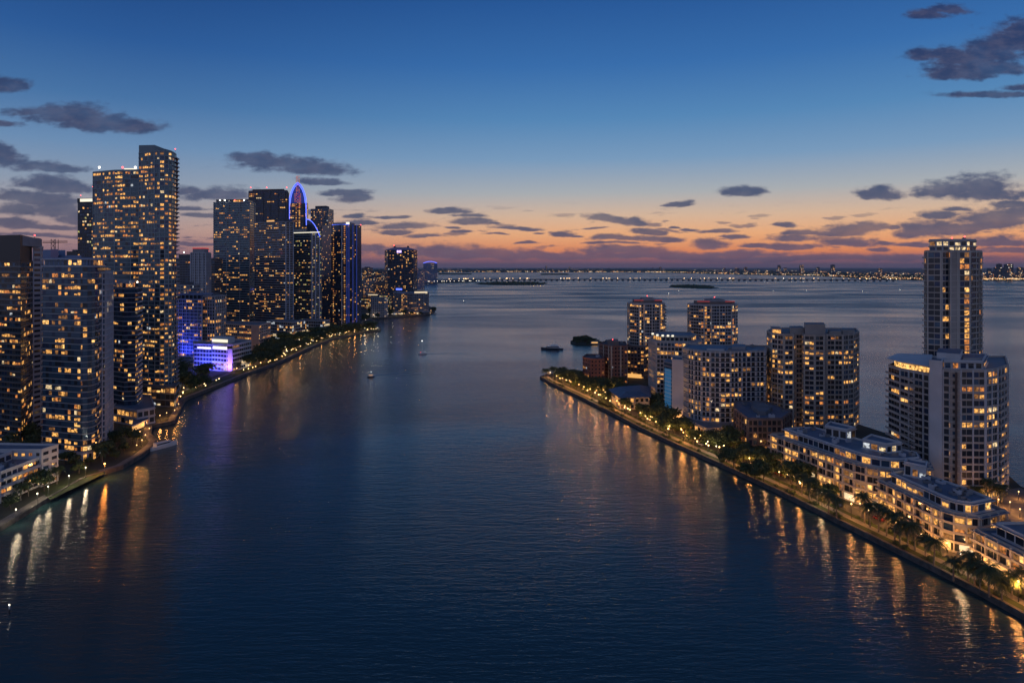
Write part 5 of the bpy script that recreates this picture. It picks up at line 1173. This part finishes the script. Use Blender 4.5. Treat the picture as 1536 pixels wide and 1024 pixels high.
for (cu, cv, wp, dp, sd) in ((1038, 430.5, 31, 2.2, 4), (768, 425.5, 54, 2.6, 6)):
    x, y, hw, hd = islet(cu, cv, wp, dp, '', 0, '', 1, sd); r = random.Random(sd); b = MB()
    for k in range(330):
        t = r.uniform(0, 6.283); q = math.sqrt(r.random()) * .95; s_ = r.uniform(3, 7) * (1.15 - .5 * q) * (1.2 if r.random() < .15 else 1)
        b.ball((x + hw * q * math.cos(t), y + hd * q * math.sin(t), .8 + s_ * .7), s_, r.choice(('leaf_c', 'leaf_a', 'leaf_c')), 5, 4, r.uniform(.6, 1.1))
    o = b.build('woods'); o['kind'] = 'stuff'; o['label'] = 'dark woods covering the lone low island in mid bay' if sd == 4 else 'dark woods covering the long island before the causeway'
for k in range(5):
    xx, yy = P(796 + 5 * k, 428.6, 0); p_ = lamp('parkwarm', xx, yy, 'lamp on the shore of the long wooded island', 'lamps of the long wooded island', z=.9)
for u0, u1, v in ((658, 706, 411.6), (812, 852, 412.2)):
    a, c = P(u0, v, 0), P(u1, v, 0); pl = [(a[0], a[1] - 60), (c[0], c[1] - 40), (c[0] + 30, c[1] + 120), (a[0] - 40, a[1] + 140)]; b = MB(); b.prism(ccw(pl), -1, 1.2, 'far_land'); struct(b.build('island'))
    b = MB(); r = random.Random(u0)
    for k in range(420):
        x = r.uniform(a[0], c[0]); y = a[1] + r.uniform(-40, 90); s_ = r.uniform(6, 13); b.ball((x, y, 1 + s_ * .5), s_, r.choice(('leaf_c', 'leaf_a')), 5, 3, r.uniform(.5, .9))
    o = b.build('mangrove_foliage'); o['kind'] = 'stuff'; o['label'] = 'low dark mangrove belt far across the bay'
# far shore
FS = [(560, 409), (700, 408.5), (900, 408.5), (1000, 409), (1080, 411.3), (1180, 413.3), (1250, 415.3), (1300, 418.6), (1385, 421), (1480, 421.3), (1560, 421.2), (1700, 421.2)]
FW = [P(u, v, 0) for u, v in FS]
b = MB(); b.prism(ccw(FW + [(9000, 5200), (60000, 59000), (-60000, 59000), (-9000, 12800)]), -2, 3, 'far_land'); struct(b.build('terrain'))
r = random.Random(77)
def shoreY(u):
    for (u0, v0), (u1, v1) in zip(FS, FS[1:]):
        if u0 <= u <= u1: return F * H / (v0 + (v1 - v0) * (u - u0) / (u1 - u0) - V0)
    return 12000
FB = 'far shore buildings'
for k in range(150):
    u = r.choice((r.uniform(575, 1390), r.uniform(1050, 1390), r.uniform(1476, 1560), r.uniform(575, 1000))); Y = shoreY(u) * r.uniform(1.02, 1.0 + .55); x = (u - U0) / F * Y; hh = r.choice((12, 18, 25, 30, 35, 45)) * (1 if r.random() < .75 else 2.6); hh = min(hh, 130); w_ = r.uniform(22, 90) if hh < 60 else r.uniform(24, 60)
    b = MB(); b.box((x, Y, 3 + hh / 2), (w_, 20, hh), 'dark_concrete')
    b.box((x, Y, 3 + hh + 1.5), (w_ * .3, 10, 3), 'dark_concrete')
    fw_, fh_ = 9, 7
    for i in range(int(w_ / fw_)):
        for j in range(int(hh / fh_)):
            if r.random() < .16: b.box((x - w_ / 2 + (i + .5) * fw_, Y - 10.2, 5 + (j + .5) * fh_), (4, .6, 3), r.choice(('far_amber', 'far_amber', 'far_white', 'far_orange'))) if 'far_amber' in MATS else None
    tag(b.build('far_building'), 'tiny dark building with a few lit windows on the distant hazy shore', 'building', FB)
b = MB()
for k in range(2600):
    u = r.choice((r.uniform(560, 1395), r.uniform(980, 1395), r.uniform(1470, 1560), r.uniform(600, 1000))); q = r.random()
    Y = shoreY(u) * (r.uniform(1.003, 1.03) if q < .45 else r.uniform(1.05, 1.9)); x = (u - U0) / F * Y; s_ = Y / 12000 * r.uniform(2.2, 6); b.box((x, Y, 5 + r.uniform(2, 14)), (s_ * r.uniform(1, 2.6), 2, s_ * .8), r.choice(('far_amber', 'far_amber', 'far_orange', 'far_white', 'far_amber')))
o = b.build('city_lights'); o['kind'] = 'stuff'; o['label'] = 'countless amber lights strewn over the distant shore'
b = MB(); r2 = random.Random(5)
for k in range(2600):
    u = r2.uniform(560, 1560); Y = shoreY(u) * r2.uniform(1.002, 1.5); x = (u - U0) / F * Y; s_ = r2.uniform(12, 30) * Y / 9000; b.ball((x, Y, 3 + s_ * .25), s_, 'leaf_c', 5, 3, r2.uniform(.4, .8))
o = b.build('woods'); o['kind'] = 'stuff'; o['label'] = 'dark tree belt along the distant shore'
# causeway
t = root('causeway_bridge', 'long low causeway bridge crossing the bay with a row of small lights', 'bridge', (0, 5600, 0))
BR = [(655, 420.8), (716, 419.5), (820, 419.3), (1000, 419.2), (1200, 419.4), (1300, 419.8), (1345, 420.2)]
bw = [P(u, v, 9) for u, v in BR]; bl = smooth_line(bw, 4)
dk = MB()
for i in range(len(bl) - 1):
    a, c = bl[i], bl[i + 1]; dk.edgebox(a, c, -9, 9, 8.0, 13.5, 'dark_concrete')
dk.build('deck', t)
tot = sum(math.hypot(bl[i + 1][0] - bl[i][0], bl[i + 1][1] - bl[i][1]) for i in range(len(bl) - 1)); 
for k in range(84):
    q = along(bl, (k + .5) * tot / 84); pm_ = MB(); pm_.box((q[0], q[1], 3), (13, 14, 11), 'dark_concrete', math.atan2(q[3], q[2])); pm_.build('pier', t)
for k in range(90):
    q = along(bl, r.uniform(0, tot * .999)); pm_ = MB(); x, y = q[0], q[1] - 9.2; pm_.tube([(x, y, 12), (x, y, 17)], .3, 'dark_metal', 4); pm_.ball((x, y, 18), r.choice((.9, 1.1, 1.3, 1.9)), 'lamp_far' if r.random() < .8 else 'lamp_far_white', 5, 4); pm_.build('lamp', t)
# quay with lights on the key where the causeway lands
for k in range(16):
    u = 640 + 78 * k / 15 + r.uniform(-2, 2); x, y = P(u, 424.6 - 1.2 * k / 15, LZ); lamp('parkfar', x, y + 12, 'lamp along the narrow key where the causeway lands', 'lamps of the narrow key')
for p in list(TREES + PALMS + SHR) + list(LP.values()):
    if p.name not in used:
        for ch in list(p.children): bpy.data.objects.remove(ch)
        bpy.data.objects.remove(p)

# ------------------------------------------------------------------ air
hm = bpy.data.materials.new('haze'); hm.use_nodes = True; MATS['haze'] = hm; ht = hm.node_tree; ht.nodes.clear()
ho = ht.nodes.new('ShaderNodeOutputMaterial'); hv = ht.nodes.new('ShaderNodeVolumePrincipled'); hv.inputs['Density'].default_value = 2.2e-5; hv.inputs['Color'].default_value = (.86, .88, .95, 1); hv.inputs['Anisotropy'].default_value = .35
ht.links.new(hv.outputs[0], ho.inputs['Volume'])
b = MB(); b.prism([(-62000, -3100), (62000, -3100), (62000, 60600), (-62000, 60600)], -5, 330, 'haze'); o = b.build('haze'); o['kind'] = 'stuff'
